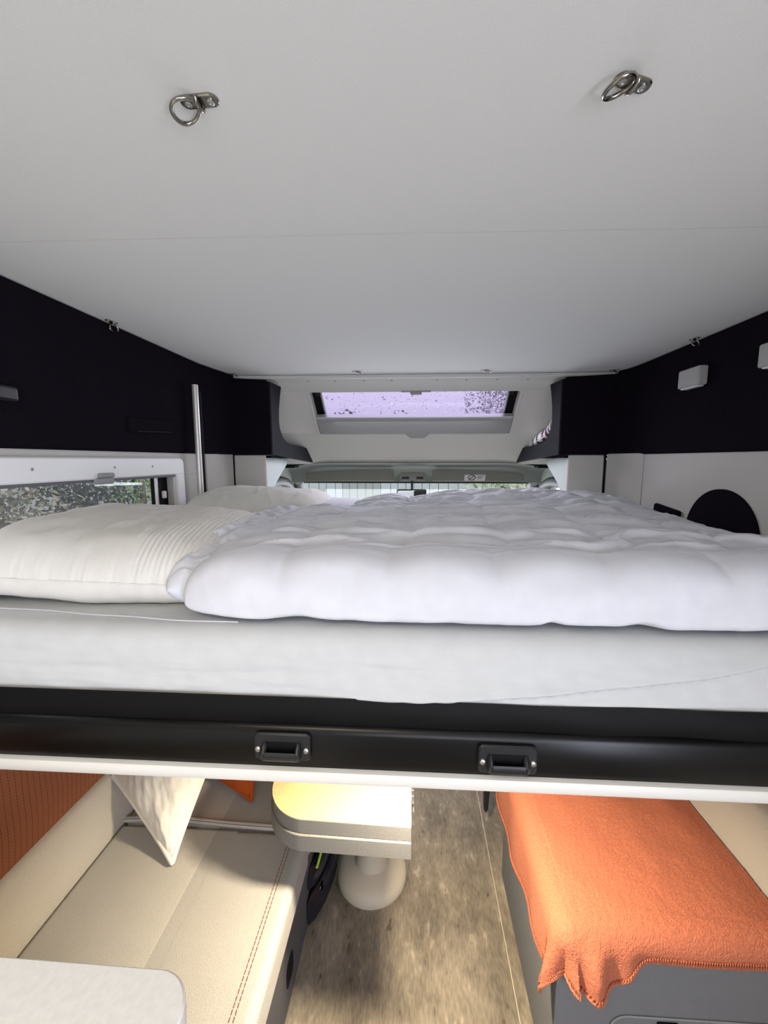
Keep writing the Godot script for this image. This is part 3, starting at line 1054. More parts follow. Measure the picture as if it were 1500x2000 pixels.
func bed() -> void:
	var t := thing("drop_down_bed", "black drop-down bed frame with a white lower edge and two pull handles", "bed", P(0, 0.985, 0.71))
	var bs := Basis(Vector3.BACK, TILT)
	var b := MB.new()
	# rail: swept profile (D, y)
	var prof := PackedVector2Array([Vector2(0.712, 1.006), Vector2(0.706, 1.03), Vector2(0.706, 1.083), Vector2(0.709, 1.092), Vector2(0.716, 1.098), Vector2(0.73, 1.10), Vector2(0.75, 1.10), Vector2(0.75, 1.006)])
	b.prism(prof, func(p: Vector2, x: float): return tl(P(x, p.y, p.x)), -0.955, 1.005)
	part(t, "rail", b, M.satin_black, "satin black front rail")
	b = MB.new()
	b.grid(120, 6, func(u: float, w: float):
		var x := lerpf(-0.955, 1.005, u)
		var wob := 0.004 * sin(x * 9.0) * w + 0.003 * sin(x * 23.0 + w * 2.0)
		return tl(P(x, lerpf(1.094, 1.152, w), 0.717 - 0.006 * sin(w * PI) - 0.6 * wob * smoothstep(-0.2, 0.5, x))), P(0, 1.1, 1.0))
	part(t, "cover_strip", b, M.black, "black fabric strip under the sheet")
	b = MB.new()
	var wp := PackedVector2Array([Vector2(0.700, 0.990), Vector2(0.704, 0.984), Vector2(0.712, 0.982), Vector2(0.742, 0.982), Vector2(0.742, 1.012), Vector2(0.710, 1.012), Vector2(0.702, 1.009), Vector2(0.699, 1.003)])
	b.prism(wp, func(p: Vector2, x: float): return tl(P(x, p.y, p.x)), -0.955, 1.005)
	part(t, "lower_edge", b, M.white_rail, "white lower edge")
	b = MB.new()
	b.rbox(P(0.025, 1.05, 1.395), Vector3(1.94, 0.06, 1.28), 0.004)
	b.rbox(P(0.025, 1.10, 1.39), Vector3(1.94, 0.06, 1.26), 0.004)
	part(t, "slat_base", b, M.white_plastic)
	for hx in [[-0.246, 1.0635], [0.174, 1.0535]]:
		var c := P(hx[0], hx[1], 0.704)
		b = MB.new()
		var hw := 0.0535
		var hh := 0.0275
		var pl := PackedVector2Array()
		for q in [[-1, -1], [1, -1], [1, 1], [-1, 1]]:
			for i in 5:
				var g: float = [PI, 1.5 * PI, 0.0, 0.5 * PI][[[-1, -1], [1, -1], [1, 1], [-1, 1]].find(q)] + 0.5 * PI * i / 4.0
				pl.append(Vector2(q[0] * (hw - 0.009) + 0.009 * cos(g), q[1] * (hh - 0.009) + 0.009 * sin(g)))
		b.prism(pl, func(p: Vector2, z: float): return c + bs * Vector3(p.x, p.y, z), -0.004, 0.008, 0.003)
		var h := part(t, "pull_handle", b, M.black_plastic, "black plastic pull handle")
		# grip: a lip with a finger hollow above it, between two cheeks
		b = MB.new()
		var lip := PackedVector2Array([Vector2(0.0, -0.022), Vector2(0.011, -0.022), Vector2(0.016, -0.016), Vector2(0.0175, -0.004), Vector2(0.0155, -0.001), Vector2(0.012, -0.004), Vector2(0.009, -0.012), Vector2(0.0, -0.014)])
		b.prism(lip, func(p: Vector2, x: float): return c + bs * Vector3(x, p.y, p.x + 0.006), -0.031, 0.031, 0.002)
		for sx in [-1.0, 1.0]:
			var ckp := PackedVector2Array([Vector2(0.0, -0.0215), Vector2(0.011, -0.0215), Vector2(0.016, -0.016), Vector2(0.0172, -0.004), Vector2(0.011, 0.004), Vector2(0.005, 0.0115), Vector2(0.0, 0.0125)])
			b.prism(ckp, func(p: Vector2, x: float): return c + bs * Vector3(sx * x, p.y, p.x + 0.006), 0.027, 0.0365, 0.003)
		part(h, "grip", b, M.black_plastic)
		b = MB.new()
		b.rbox(c + bs * Vector3(0, -0.001, 0.0085), Vector3(0.054, 0.024, 0.002), 0.0008, bs)
		part(h, "finger_hollow", b, M.black)
		for sx in [-1.0, 1.0]:
			b = MB.new()
			var xf := Transform3D(Basis(Vector3.RIGHT, PI / 2), c + bs * Vector3(sx * 0.0455, -0.004, 0.008))
			b.lathe([Vector2(0.006, -0.001), Vector2(0.006, 0.0015), Vector2(0.0045, 0.003), Vector2(0.0022, 0.0036), Vector2(0.0016, 0.002), Vector2(0, 0.002)], 16, xf)
			part(h, "screw", b, M.steel)
	# a warm spot lamp under the bed, over the table
	var lp := thing("spot_lamp", "small round spot lamp under the bed above the table", "lamp", P(0.036, 0.985, 0.845))
	b = MB.new()
	b.lathe([Vector2(0.035, 0.012), Vector2(0.035, 0.0), Vector2(0.03, -0.006), Vector2(0.024, -0.007), Vector2(0.024, 0.0), Vector2(0, 0.0)], 24, Transform3D(Basis.IDENTITY, P(0.036, 1.008, 0.845)))
	part(lp, "bezel", b, M.white_plastic)
	b = MB.new()
	b.lathe([Vector2(0.022, 0.0), Vector2(0.022, -0.004), Vector2(0, -0.004)], 20, Transform3D(Basis.IDENTITY, P(0.036, 1.006, 0.845)))
	part(lp, "lens", b, M.lit)
	var sp := SpotLight3D.new()
	sp.name = "spot_lamp_light"
	sp.light_color = C(255, 236, 204)
	sp.light_energy = 2.3
	sp.light_size = 0.035
	sp.spot_angle = 78.0
	sp.spot_angle_attenuation = 0.6
	sp.spot_range = 6.0
	sp.spot_attenuation = 2.0
	sp.shadow_enabled = true
	add_child(sp)
	sp.look_at_from_position(P(0.036, 0.994, 0.845), P(0.036, 0.0, 0.885), Vector3.FORWARD)


# ---------------------------------------------------------------- mattress, duvet, pillows
func nz(sd: int, f: float, oct := 3) -> FastNoiseLite:
	var n := FastNoiseLite.new()
	n.seed = sd
	n.frequency = f
	n.fractal_octaves = oct
	n.noise_type = FastNoiseLite.TYPE_SIMPLEX_SMOOTH
	return n


func bedding() -> void:
	# mattress in a fitted sheet: profile from under the front edge over the top
	var n1 := nz(31, 1.0)
	var n2 := nz(32, 1.0)
	var t := thing("mattress", "mattress in a white fitted sheet on the drop-down bed", "mattress", P(0, 1.145, 1.4))
	var b := MB.new()
	var prof := []
	prof.append(Vector2(0.80, 1.143))
	for i in 26:
		prof.append(Vector2(0.724, lerpf(1.143, 1.235, i / 25.0)))
	for i in range(1, 13):
		var g := 0.5 * PI * i / 12.0
		prof.append(Vector2(0.764 - 0.04 * cos(g), 1.235 + 0.04 * sin(g)))
	for i in range(1, 15):
		prof.append(Vector2(lerpf(0.764, 2.06, i / 14.0), 1.275))
	prof.append(Vector2(2.06, 1.143))
	var np := prof.size() - 1
	b.grid(330, np, func(u: float, w: float):
		var x := lerpf(-1.12, 1.008, u)
		var p: Vector2 = prof[roundi(w * np)]
		var y := p.y
		var d := p.x
		if d < 0.77 and y > 1.14:
			var soft := smoothstep(1.275, 1.22, y)
			var o := 0.004 * n1.get_noise_2d(x * 1.6, y * 16.0) + 0.002 * n2.get_noise_2d(x * 6.0 + y * 22.0, y * 40.0)
			# the long diagonal fold of the sheet
			var yl := 1.148 + 0.100 * pow(clampf((x + 0.12) / 0.80, 0.0, 1.0), 1.7)
			var k := y - yl
			o += 0.017 * smoothstep(-0.003, 0.002, k) * exp(-maxf(k, 0.0) / 0.035) * smoothstep(-0.2, 0.05, x) * smoothstep(0.78, 0.5, x)
			var yl2 := 1.147 + 0.012 * smoothstep(0.2, 0.75, x)
			var k2 := y - yl2
			o += 0.006 * smoothstep(-0.003, 0.003, k2) * exp(-maxf(k2, 0.0) / 0.02) * smoothstep(-0.3, 0.1, x)
			d -= o * soft
			if y < 1.1435:
				y -= 0.004 + 0.005 * smoothstep(0.1, 0.8, x) + 0.0012 * sin(x * 14.0)
		return tl(P(x, y, d)), P(0, 1.2, 1.4))
	part(t, "sheet", b, M.sheet)
	b = MB.new()
	var sp := []
	for i in 40:
		var u := i / 39.0
		var x := lerpf(-1.1, -0.35, u)
		sp.append(tl(P(x, 1.2765, 0.815 - 0.05 * smoothstep(0.1, 1.0, u) + 0.002 * sin(x * 30.0))))
	b.tube(sp, 0.0016, 6)
	part(t, "sheet_seam", b, M.white)
	duvet()
	pillows()


func lin(i: float) -> float:
	# spacing that gathers near the rim
	return sin((i * 2.0 - 1.0) * PI * 0.5)


func duvet() -> void:
	var n1 := nz(41, 1.0, 4)
	var n2 := nz(42, 1.0, 3)
	var n3 := nz(43, 1.0, 2)
	var t := thing("duvet", "thick white quilted duvet spread over the right of the bed", "duvet", P(0.25, 1.275, 1.4))
	var xl := -0.492
	var xr := 0.995
	var d0 := 0.738
	var d1 := 2.02
	var top := func(s: float, q: float) -> Vector3:
		# plan position, with the corners rounded off
		var es := pow(absf(s), 13.0)
		var eq := pow(absf(q), 15.0)
		var x := lerpf(xl, xr, s * 0.5 + 0.5)
		var d := lerpf(d0, d1, q * 0.5 + 0.5)
		var cor := pow(absf(s), 8.0) * pow(absf(q), 10.0)
		x -= signf(s) * cor * 0.035
		d -= signf(q) * cor * 0.03
		var e := sqrt(maxf(0.0, 1.0 - es)) * sqrt(maxf(0.0, 1.0 - eq))
		# height of the crown
		var h := 0.072 + 0.030 * smoothstep(0.9, 1.8, d)
		h += 0.014 * exp(-pow((x - 0.45) / 0.35, 2.0)) * smoothstep(1.0, 1.6, d) - 0.045 * smoothstep(0.55, 1.0, x) * smoothstep(0.85, 1.2, d) * smoothstep(2.1, 1.5, d)
		h -= 0.022 * smoothstep(0.35, -0.1, x) * smoothstep(1.2, 1.7, d)
		h -= 0.022 * exp(-pow((x + 0.32) / 0.14, 2.0)) * smoothstep(1.3, 1.8, d)
		var wx := x + 0.03 * n1.get_noise_2d(d * 2.0, x * 1.2)
		var wd := d + 0.05 * n1.get_noise_2d(x * 1.8 + 7.0, d * 2.0)
		# quilting: puffs between stitched lines
		var px := absf(sin(PI * (wx + 0.02) / 0.235))
		var pd := absf(sin(PI * (wd - 0.872) / 0.195))
		var puff := pow(pd, 0.45) * (0.55 + 0.45 * pow(px, 0.5))
		var inner := smoothstep(0.80, 0.90, d)
		var y := RIM + (h + 0.026) * e + (puff - 0.75) * 0.032 * inner * e
		# front roll: only its upper seam is quilted
		y += 0.014 * (pow(absf(sin(PI * (x + 0.05) / 0.21)), 0.7) - 0.6) * (1.0 - inner) * smoothstep(0.2, 0.8, e)
		# creases and ripples
		var rip := 1.0 - absf(n2.get_noise_2d(wx * 2.2, wd * 7.5)) * 3.6
		y += 0.013 * maxf(0.0, rip) * inner * e + 0.005 * n3.get_noise_2d(wx * 4.0, wd * 12.0) * inner * e
		var fr := (1.0 - smoothstep(0.78, 0.95, d)) * smoothstep(-0.5, -0.38, x)
		d += fr * (0.008 * n3.get_noise_2d(x * 4.0, 3.0 + e * 0.7) + 0.0025 * n3.get_noise_2d(x * 15.0, e * 0.8))
		return P(x, y, d)
	var bot := func(s: float, q: float) -> Vector3:
		var p: Vector3 = top.call(s, q)
		var es := pow(absf(s), 9.0)
		var eq := pow(absf(q), 12.0)
		var e := sqrt(maxf(0.0, 1.0 - es)) * sqrt(maxf(0.0, 1.0 - eq))
		var pin := 0.012 * exp(-pow((p.x - 0.26) / 0.02, 2.0)) + 0.014 * exp(-pow((p.x - 0.43) / 0.03, 2.0)) + 0.010 * exp(-pow((p.x + 0.22) / 0.03, 2.0)) + 0.004 * sin(p.x * 21.0)
		var rim: float = RIM
		var edge := smoothstep(1.0, 0.35, e)
		return P(p.x, lerpf(rim, 1.2785 + p.x * TILT + maxf(0.0, pin) * edge, pow(e, 0.42)), -p.z)
	var b := MB.new()
	b.grid(330, 250, func(u: float, w: float): return top.call(lin(u), lin(w)), P(0.25, 1.3, 1.4))
	b.grid(200, 60, func(u: float, w: float): return bot.call(lin(u), lin(w)), P(0.25, 1.34, 1.4))
	part(t, "cover", b, M.white)
	# the lower, folded layer that shows along the left edge
	b = MB.new()
	var under := func(s: float, q: float, up: float) -> Vector3:
		var d := lerpf(0.80, 1.98, q * 0.5 + 0.5)
		var x := lerpf(-0.566 + 0.012 * sin(d * 17.0) + 0.008 * sin(d * 41.0), -0.2, s * 0.5 + 0.5)
		var e := pow(maxf(0.0, 1.0 - pow(absf(s), 5.0)), 0.5) * pow(maxf(0.0, 1.0 - pow(absf(q), 24.0)), 0.5)
		x += 0.035 * pow(absf(q), 16.0) * (1.0 if s < 0.0 else 0.0)
		var lift := 0.036 * smoothstep(0.86, 1.02, d)
		var ruff := n1.get_noise_2d(d * 9.0, x * 3.0)
		var crease := 0.008 * (absf(sin(d * 34.0 + 5.0 * ruff)) - 0.5) + 0.010 * pow(absf(sin((x + 0.57) * 60.0 + 3.0 * ruff)), 2.0)
		crease *= smoothstep(0.2, -0.7, s)
		return P(x, 1.330 + lift + (0.058 + crease) * e if up > 0.0 else 1.330 + lift - (0.05 + lift * 0.6) * e, d)
	b.grid(90, 260, func(u: float, w: float): return under.call(lin(u), lin(w), 1.0), P(-0.35, 1.3, 1.4))
	b.grid(30, 100, func(u: float, w: float): return under.call(lin(u), lin(w), -1.0), P(-0.35, 1.36, 1.4))
	part(t, "folded_layer", b, M.white, "folded lower layer of the duvet")


func pillow(label: String, c: Vector3, hx: float, hz: float, th: float, sd: int, bs: Basis, stripes: bool, px := 5.0, pz := 3.6) -> void:
	var n1 := nz(sd, 1.0, 3)
	var t := thing("pillow", label, "pillow", c - Vector3(0, th * 0.7, 0), "white pillows on the bed")
	var f := func(s: float, q: float, up: float) -> Vector3:
		var e := pow(maxf(0.0, 1.0 - pow(absf(s), px)), 0.55) * pow(maxf(0.0, 1.0 - pow(absf(q), pz)), 0.55)
		var x := s * hx * (1.0 - 0.05 * pow(absf(q), 3.0) + 0.02 * (1.0 - q * q))
		var z := q * hz * (1.0 - 0.06 * pow(absf(s), 4.0))
		var y := up * th * (e if up > 0.0 else 0.78 * pow(e, 0.7))
		y += 0.014 * n1.get_noise_2d(x * 2.5, z * 3.0) * e + 0.003 * n1.get_noise_2d(x * 8.0 + 3.0, z * 5.0 + up) * smoothstep(0.0, 0.4, e)
		z += 0.004 * n1.get_noise_2d(x * 30.0, q * 1.2 + 5.0) * pow(absf(q), 6.0) * (1.0 - absf(s) * 0.3)
		if up > 0.0:
			y += 0.0025 * pow(maxf(0.0, 1.0 - absf(n1.get_noise_2d(x * 5.0 + 9.0, z * 2.0)) * 4.0), 1.5) * e
			if stripes:
				var k := smoothstep(0.30, 0.45, s) * smoothstep(1.0, 0.9, s)
				y += 0.0026 * k * sin(x / 0.0115 * TAU) * smoothstep(0.05, 0.3, e)
		var g := c + bs * Vector3(x, y, z)
		g.x = maxf(g.x, -0.955)
		g.y = maxf(g.y, 1.2815)
		return g
	var b := MB.new()
	b.grid(260, 150, func(u: float, w: float): return f.call(lin(u), lin(w), 1.0), c - bs.y * 0.02)
	b.grid(80, 60, func(u: float, w: float): return f.call(lin(u), lin(w), -1.0), c + bs.y * 0.02)
	part(t, "case", b, M.pillow)
	b = MB.new()
	var rim := []
	for i in 160:
		var g := i / 40.0
		var k := int(g)
		var r := sin((fmod(g, 1.0) * 2.0 - 1.0) * PI * 0.5)
		rim.append(f.call([r, 1.0, -r, -1.0][k], [-1.0, r, 1.0, -r][k], 1.0))
	b.tube(rim, 0.0022, 6, true)
	part(t, "piping", b, M.pillow)


func pillows() -> void:
	pillow("plump white pillow at the near left of the bed, with satin stripes by the duvet", P(-0.735, 1.352, 1.09), 0.285, 0.285, 0.104, 51, Basis(Vector3.UP, 0.10) * Basis(Vector3.BACK, -0.06) * Basis(Vector3.RIGHT, 0.03), true, 9.0)
	pillow("white pillow at the far left of the bed, behind the nearer pillow", P(-0.635, 1.378, 1.735), 0.268, 0.285, 0.103, 52, Basis(Vector3.BACK, -0.02) * Basis(Vector3.RIGHT, 0.0), false)


# ---------------------------------------------------------------- lower deck, left
func cushion_shell(mb: MB, c: Vector3, e1: Vector3, e2: Vector3, th: float, sd: int, pw := 2.6) -> Callable:
	var n1 := nz(sd, 1.0, 3)
	var nn := e1.cross(e2).normalized()
	var f := func(s: float, q: float, up: float) -> Vector3:
		var e := pow(maxf(0.0, 1.0 - pow(absf(s), pw)), 0.6) * pow(maxf(0.0, 1.0 - pow(absf(q), pw)), 0.6)
		var pinch := 1.0 - 0.07 * (1.0 - s * s * q * q) * (s * s + q * q) * 0.5
		var w := n1.get_noise_2d(s * 1.6, q * 1.6 + up) * 0.009 * sqrt(e) + n1.get_noise_2d(s * 5.0, q * 5.0) * 0.003 * smoothstep(0.0, 0.2, e)
		return c + e1 * s * pinch + e2 * q * pinch + nn * (up * th * e + w)
	mb.grid(60, 60, func(u: float, w: float): return f.call(lin(u), lin(w), 1.0), c - nn * 0.01)
	mb.grid(60, 60, func(u: float, w: float): return f.call(lin(u), lin(w), -1.0), c + nn * 0.01)
	return f


func rim_tube(f: Callable, r: float) -> MB:
	var b := MB.new()
	var rim := []
	for i in 120:
		var g := i / 30.0
		var k := int(g)
		var q := sin((fmod(g, 1.0) * 2.0 - 1.0) * PI * 0.5)
		rim.append(f.call([q, 1.0, -q, -1.0][k], [-1.0, q, 1.0, -q][k], 1.0))
	b.tube(rim, r, 6, true, 1.6)
	return b


func living_left() -> void:
	var b := MB.new()
	b.rbox(P(-0.66, 0.185, 1.15), Vector3(0.60, 0.369, 1.60), 0.006)
	var t := thing("sofa_base", "dark grey sofa base on the left of the aisle, with an oval finger slot", "sofa base", P(-0.66, 0, 1.1))
	part(t, "box", b, M.sofa_base)
	b = MB.new()
	var sl := []
	for i in 24:
		var g := TAU * i / 24.0
		sl.append(Vector2(1.015 + (0.016 if cos(g) > 0 else -0.016) + 0.016 * cos(g), 0.105 + 0.026 * sin(g) + 0.012 * signf(sin(g))))
	b.prism(PackedVector2Array(sl), func(p: Vector2, x: float): return P(x, p.y, p.x), -0.364, -0.3585, 0.001)
	part(t, "finger_slot", b, M.black)
	for k in [[0.34, 1.098, "grey-beige seat cushion nearest the viewer on the left sofa"], [1.106, 1.93, "grey-beige seat cushion on the left sofa beyond the seam, under the table"]]:
		var dm: float = (k[0] + k[1]) * 0.5
		var dl: float = k[1] - k[0]
		t = thing("seat_cushion", k[2], "cushion", P(-0.61, 0.37, dm), "seat cushions of the left sofa")
		b = MB.new()
		b.rbox(P(-0.741, 0.425, dm), Vector3(0.318, 0.11, dl), 0.016, Basis.IDENTITY, 4)
		part(t, "back_half", b, M.sofa)
		b = MB.new()
		b.rbox(P(-0.447, 0.425, dm), Vector3(0.266, 0.1102, dl), 0.024, Basis.IDENTITY, 5)
		b.rbox(P(-0.575, 0.4247, dm), Vector3(0.11, 0.1098, dl), 0.016, Basis.IDENTITY, 4)
		part(t, "front_half", b, M.sofa_dark, "slightly darker front half")
		b = MB.new()
		b.grid(60, 8, func(u: float, w: float): return P(-0.318 + 0.004 * sin(w * PI) - 0.012 * w * w, lerpf(0.465, 0.345, w), lerpf(k[0] + 0.01, k[1] - 0.004, u)), P(-0.6, 0.4, dm))
		part(t, "front_flap", b, M.sofa_dark)
		for sx in [-0.366, -0.357]:
			b = MB.new()
			var nd := int(dl / 0.011)
			for i in nd:
				var d: float = k[0] + 0.02 + i * 0.011
				if d < k[1] - 0.02:
					b.tube([P(sx, 0.4803, d), P(sx, 0.4803, d + 0.0085)], 0.0011, 4)
			part(t, "stitching", b, M.stitch)
	# piping on the cross seam
	b = MB.new()
	var t2 := thing("seat_seam", "stitched roll along the cross seam between the left seat cushions", "seam", P(-0.6, 0.48, 1.1))
	var pts := []
	for i in 30:
		var u := i / 29.0
		pts.append(P(lerpf(-0.90, -0.33, u), 0.482 + 0.002 * sin(u * 9.0), 1.108 + 0.008 * sin(u * 5.0)))
	b.tube(pts, 0.009, 10)
	part(t2, "roll", b, M.sofa)
	for k in [-0.006, 0.006]:
		b = MB.new()
		var q := []
		for p in pts:
			q.append(p + Vector3(0, 0.0065, k))
		b.tube(q, 0.0011, 4)
		part(t2, "stitching", b, M.stitch)
	# low bolsters along the wall
	for k in [[0.33, 1.155, "low slanting grey-beige bolster along the left wall, the near one"], [1.165, 1.93, "low slanting grey-beige bolster along the left wall, beyond the dark gap"]]:
		b = MB.new()
		b.prism(PackedVector2Array([Vector2(-0.965, 0.44), Vector2(-0.902, 0.455), Vector2(-0.897, 0.49), Vector2(-0.918, 0.58), Vector2(-0.938, 0.618), Vector2(-0.947, 0.627), Vector2(-0.965, 0.629)]), func(p: Vector2, d: float): return P(p.x, p.y, d), k[0], k[1], 0.008)
		t = thing("bolster", k[2], "bolster", P(-0.93, 0.45, (k[0] + k[1]) / 2), "bolsters along the left wall")
		part(t, "cover", b, M.bolster)
	b = MB.new()
	var bp := func(u: float, w: float) -> Vector3:
		var d := lerpf(0.25, 1.93, u)
		return P(-0.962 + 0.014 * pow(sin(PI * clampf(w, 0.0, 1.0)), 0.5), lerpf(0.618, 0.975, w), d)
	b.grid(80, 16, bp, P(-1.2, 0.8, 1.0), Vector2(14.0, 2.6))
	solo("back_panel", b, M.rust, "rust-brown backrest panel with dashed pinstripes on the left wall under the bed", "backrest")
	# scatter cushions standing on the seat
	var tip := P(-0.667, 0.490, 0.972)
	var l := tip + P(-0.27, 0.13, 0.148)
	var r := tip + P(0.03, 0.20, 0.236)
	t = thing("scatter_cushion", "cream scatter cushion standing on its corner on the left sofa", "cushion", tip)
	b = MB.new()
	var a := (l - tip) * 0.5
	var c := (r - tip) * 0.5
	var f := cushion_shell(b, tip + a + c, a, c, 0.06, 61)
	part(t, "cover", b, M.cream_linen)
	part(t, "welt", rim_tube(f, 0.006), M.cream_linen)
	tip = P(-0.531, 0.490, 1.19)
	l = tip + P(-0.36, 0.06, 0.14)
	r = tip + P(-0.03, 0.24, 0.28)
	t = thing("scatter_cushion", "burnt-orange linen cushion standing behind the cream cushion", "cushion", tip)
	b = MB.new()
	a = (l - tip) * 0.5
	c = (r - tip) * 0.5
	f = cushion_shell(b, tip + a + c, a, c, 0.06, 62)
	part(t, "cover", b, M.orange_linen)
	part(t, "welt", rim_tube(f, 0.005), M.orange_linen)
	# black case beside the sofa
	t = thing("black_case", "glossy black case with a lime stripe on the floor beside the left sofa", "case", P(-0.32, 0, 1.4))
	b = MB.new()
	b.prism(PackedVector2Array([Vector2(-0.356, 1.20), Vector2(-0.336, 1.225), Vector2(-0.312, 1.285), Vector2(-0.298, 1.36), Vector2(-0.293, 1.45), Vector2(-0.30, 1.70), Vector2(-0.356, 1.72)]), func(p: Vector2, y: float): return P(p.x, y, p.y), 0.0, 0.108, 0.01)
	part(t, "lower_shell", b, M.case_black)
	b = MB.new()
	b.prism(PackedVector2Array([Vector2(-0.356, 1.215), Vector2(-0.340, 1.235), Vector2(-0.322, 1.29), Vector2(-0.310, 1.36), Vector2(-0.305, 1.45), Vector2(-0.31, 1.69), Vector2(-0.356, 1.70)]), func(p: Vector2, y: float): return P(p.x, y, p.y), 0.110, 0.186, 0.02)
	part(t, "upper_shell", b, M.case_black)
	b = MB.new()
	b.tube([P(-0.334, 0.182, 1.252), P(-0.331, 0.186, 1.31), P(-0.330, 0.187, 1.55)], 0.0048, 8)
	part(t, "lime_stripe", b, M.lime)
	for y in [0.118, 0.100]:
		b = MB.new()
		b.lathe([Vector2(0.007, 0.0), Vector2(0.0065, 0.004), Vector2(0.004, 0.0065), Vector2(0, 0.0075)], 12, Transform3D(Basis(Vector3(0, 0, 1), Vector3(0.93, 0, 0.36), Vector3(0.36, 0, -0.93)), P(-0.322, y, 1.255)))
		part(t, "chrome_latch", b, M.chrome)


# ---------------------------------------------------------------- lower deck, right
func living_right() -> void:
	var t := thing("bench_box", "grey fabric-covered bench box on the right of the aisle, with a hatch", "bench", P(0.68, 0, 1.13))
	var b := MB.new()
	b.rbox(P(0.678, 0.21, 1.138), Vector3(0.66, 0.42, 0.57), 0.004)
	part(t, "body", b, M.gray_carpet)
	b = MB.new()
	b.rbox(P(0.70, 0.2, 1.68), Vector3(0.60, 0.40, 0.52), 0.004)
	part(t, "rear_body", b, M.gray_carpet)
	b = MB.new()
	b.rbox(P(0.678, 0.428, 0.862), Vector3(0.658, 0.006, 0.02), 0.002)
	part(t, "edge_strip", b, M.white_plastic)
	b = MB.new()
	var hp := []
	for i in 9:
		hp.append(P(0.48 + 0.04 * (1.0 - cos(PI * 0.5 * i / 8.0)), 0.232 + 0.04 * sin(PI * 0.5 * i / 8.0), 0.851))
	hp.append(P(0.72, 0.272, 0.851))
	hp.append(P(0.93, 0.272, 0.851))
	hp.push_front(P(0.48, 0.1, 0.851))
	b.tube(hp, 0.0022, 6)
	part(t, "hatch_edge", b, M.gray_plastic)
	b = MB.new()
	b.rbox(P(0.615, 0.245, 0.851), Vector3(0.05, 0.03, 0.008), 0.004)
	part(t, "hatch_latch", b, M.black)
	t = thing("bench_cushion", "bench cushion hidden under the orange blanket", "cushion", P(0.63, 0.43, 1.3))
	b = MB.new()
	b.rbox(P(0.628, 0.46, 1.38), Vector3(0.53, 0.058, 1.0), 0.02)
	part(t, "cover", b, M.sofa)
	blanket()
	b = MB.new()
	b.prism(PackedVector2Array([Vector2(1.01, 0.44), Vector2(0.908, 0.455), Vector2(0.905, 0.505), Vector2(0.935, 0.59), Vector2(0.962, 0.628), Vector2(0.972, 0.636), Vector2(1.01, 0.639)]), func(p: Vector2, d: float): return P(p.x, p.y, d), 0.80, 1.93, 0.008)
	t = thing("bolster", "low slanting beige bolster along the right wall beside the orange blanket", "bolster", P(0.95, 0.45, 1.35))
	part(t, "cover", b, M.bolster)
	b = MB.new()
	b.grid(60, 16, func(u: float, w: float): return P(1.008 - 0.03 * pow(sin(PI * w), 0.5), lerpf(0.625, 0.975, w), lerpf(0.8, 1.93, u)), P(1.3, 0.8, 1.0), Vector2(10.0, 2.6))
	solo("back_panel", b, M.rust, "rust-brown backrest panel on the right wall under the bed", "backrest")
	t = thing("belt_anchor", "thin black belt anchor hanging at the far end of the bench, beside the aisle", "anchor", P(0.34, 0.1, 1.60))
	b = MB.new()
	b.prism(PackedVector2Array([Vector2(0.399, 0.36), Vector2(0.312, 0.36), Vector2(0.300, 0.33), Vector2(0.302, 0.13), Vector2(0.310, 0.115), Vector2(0.319, 0.13), Vector2(0.330, 0.30), Vector2(0.399, 0.31)]), func(p: Vector2, d: float): return P(p.x, p.y, d), 1.575, 1.61, 0.003)
	part(t, "strap", b, M.black_plastic)


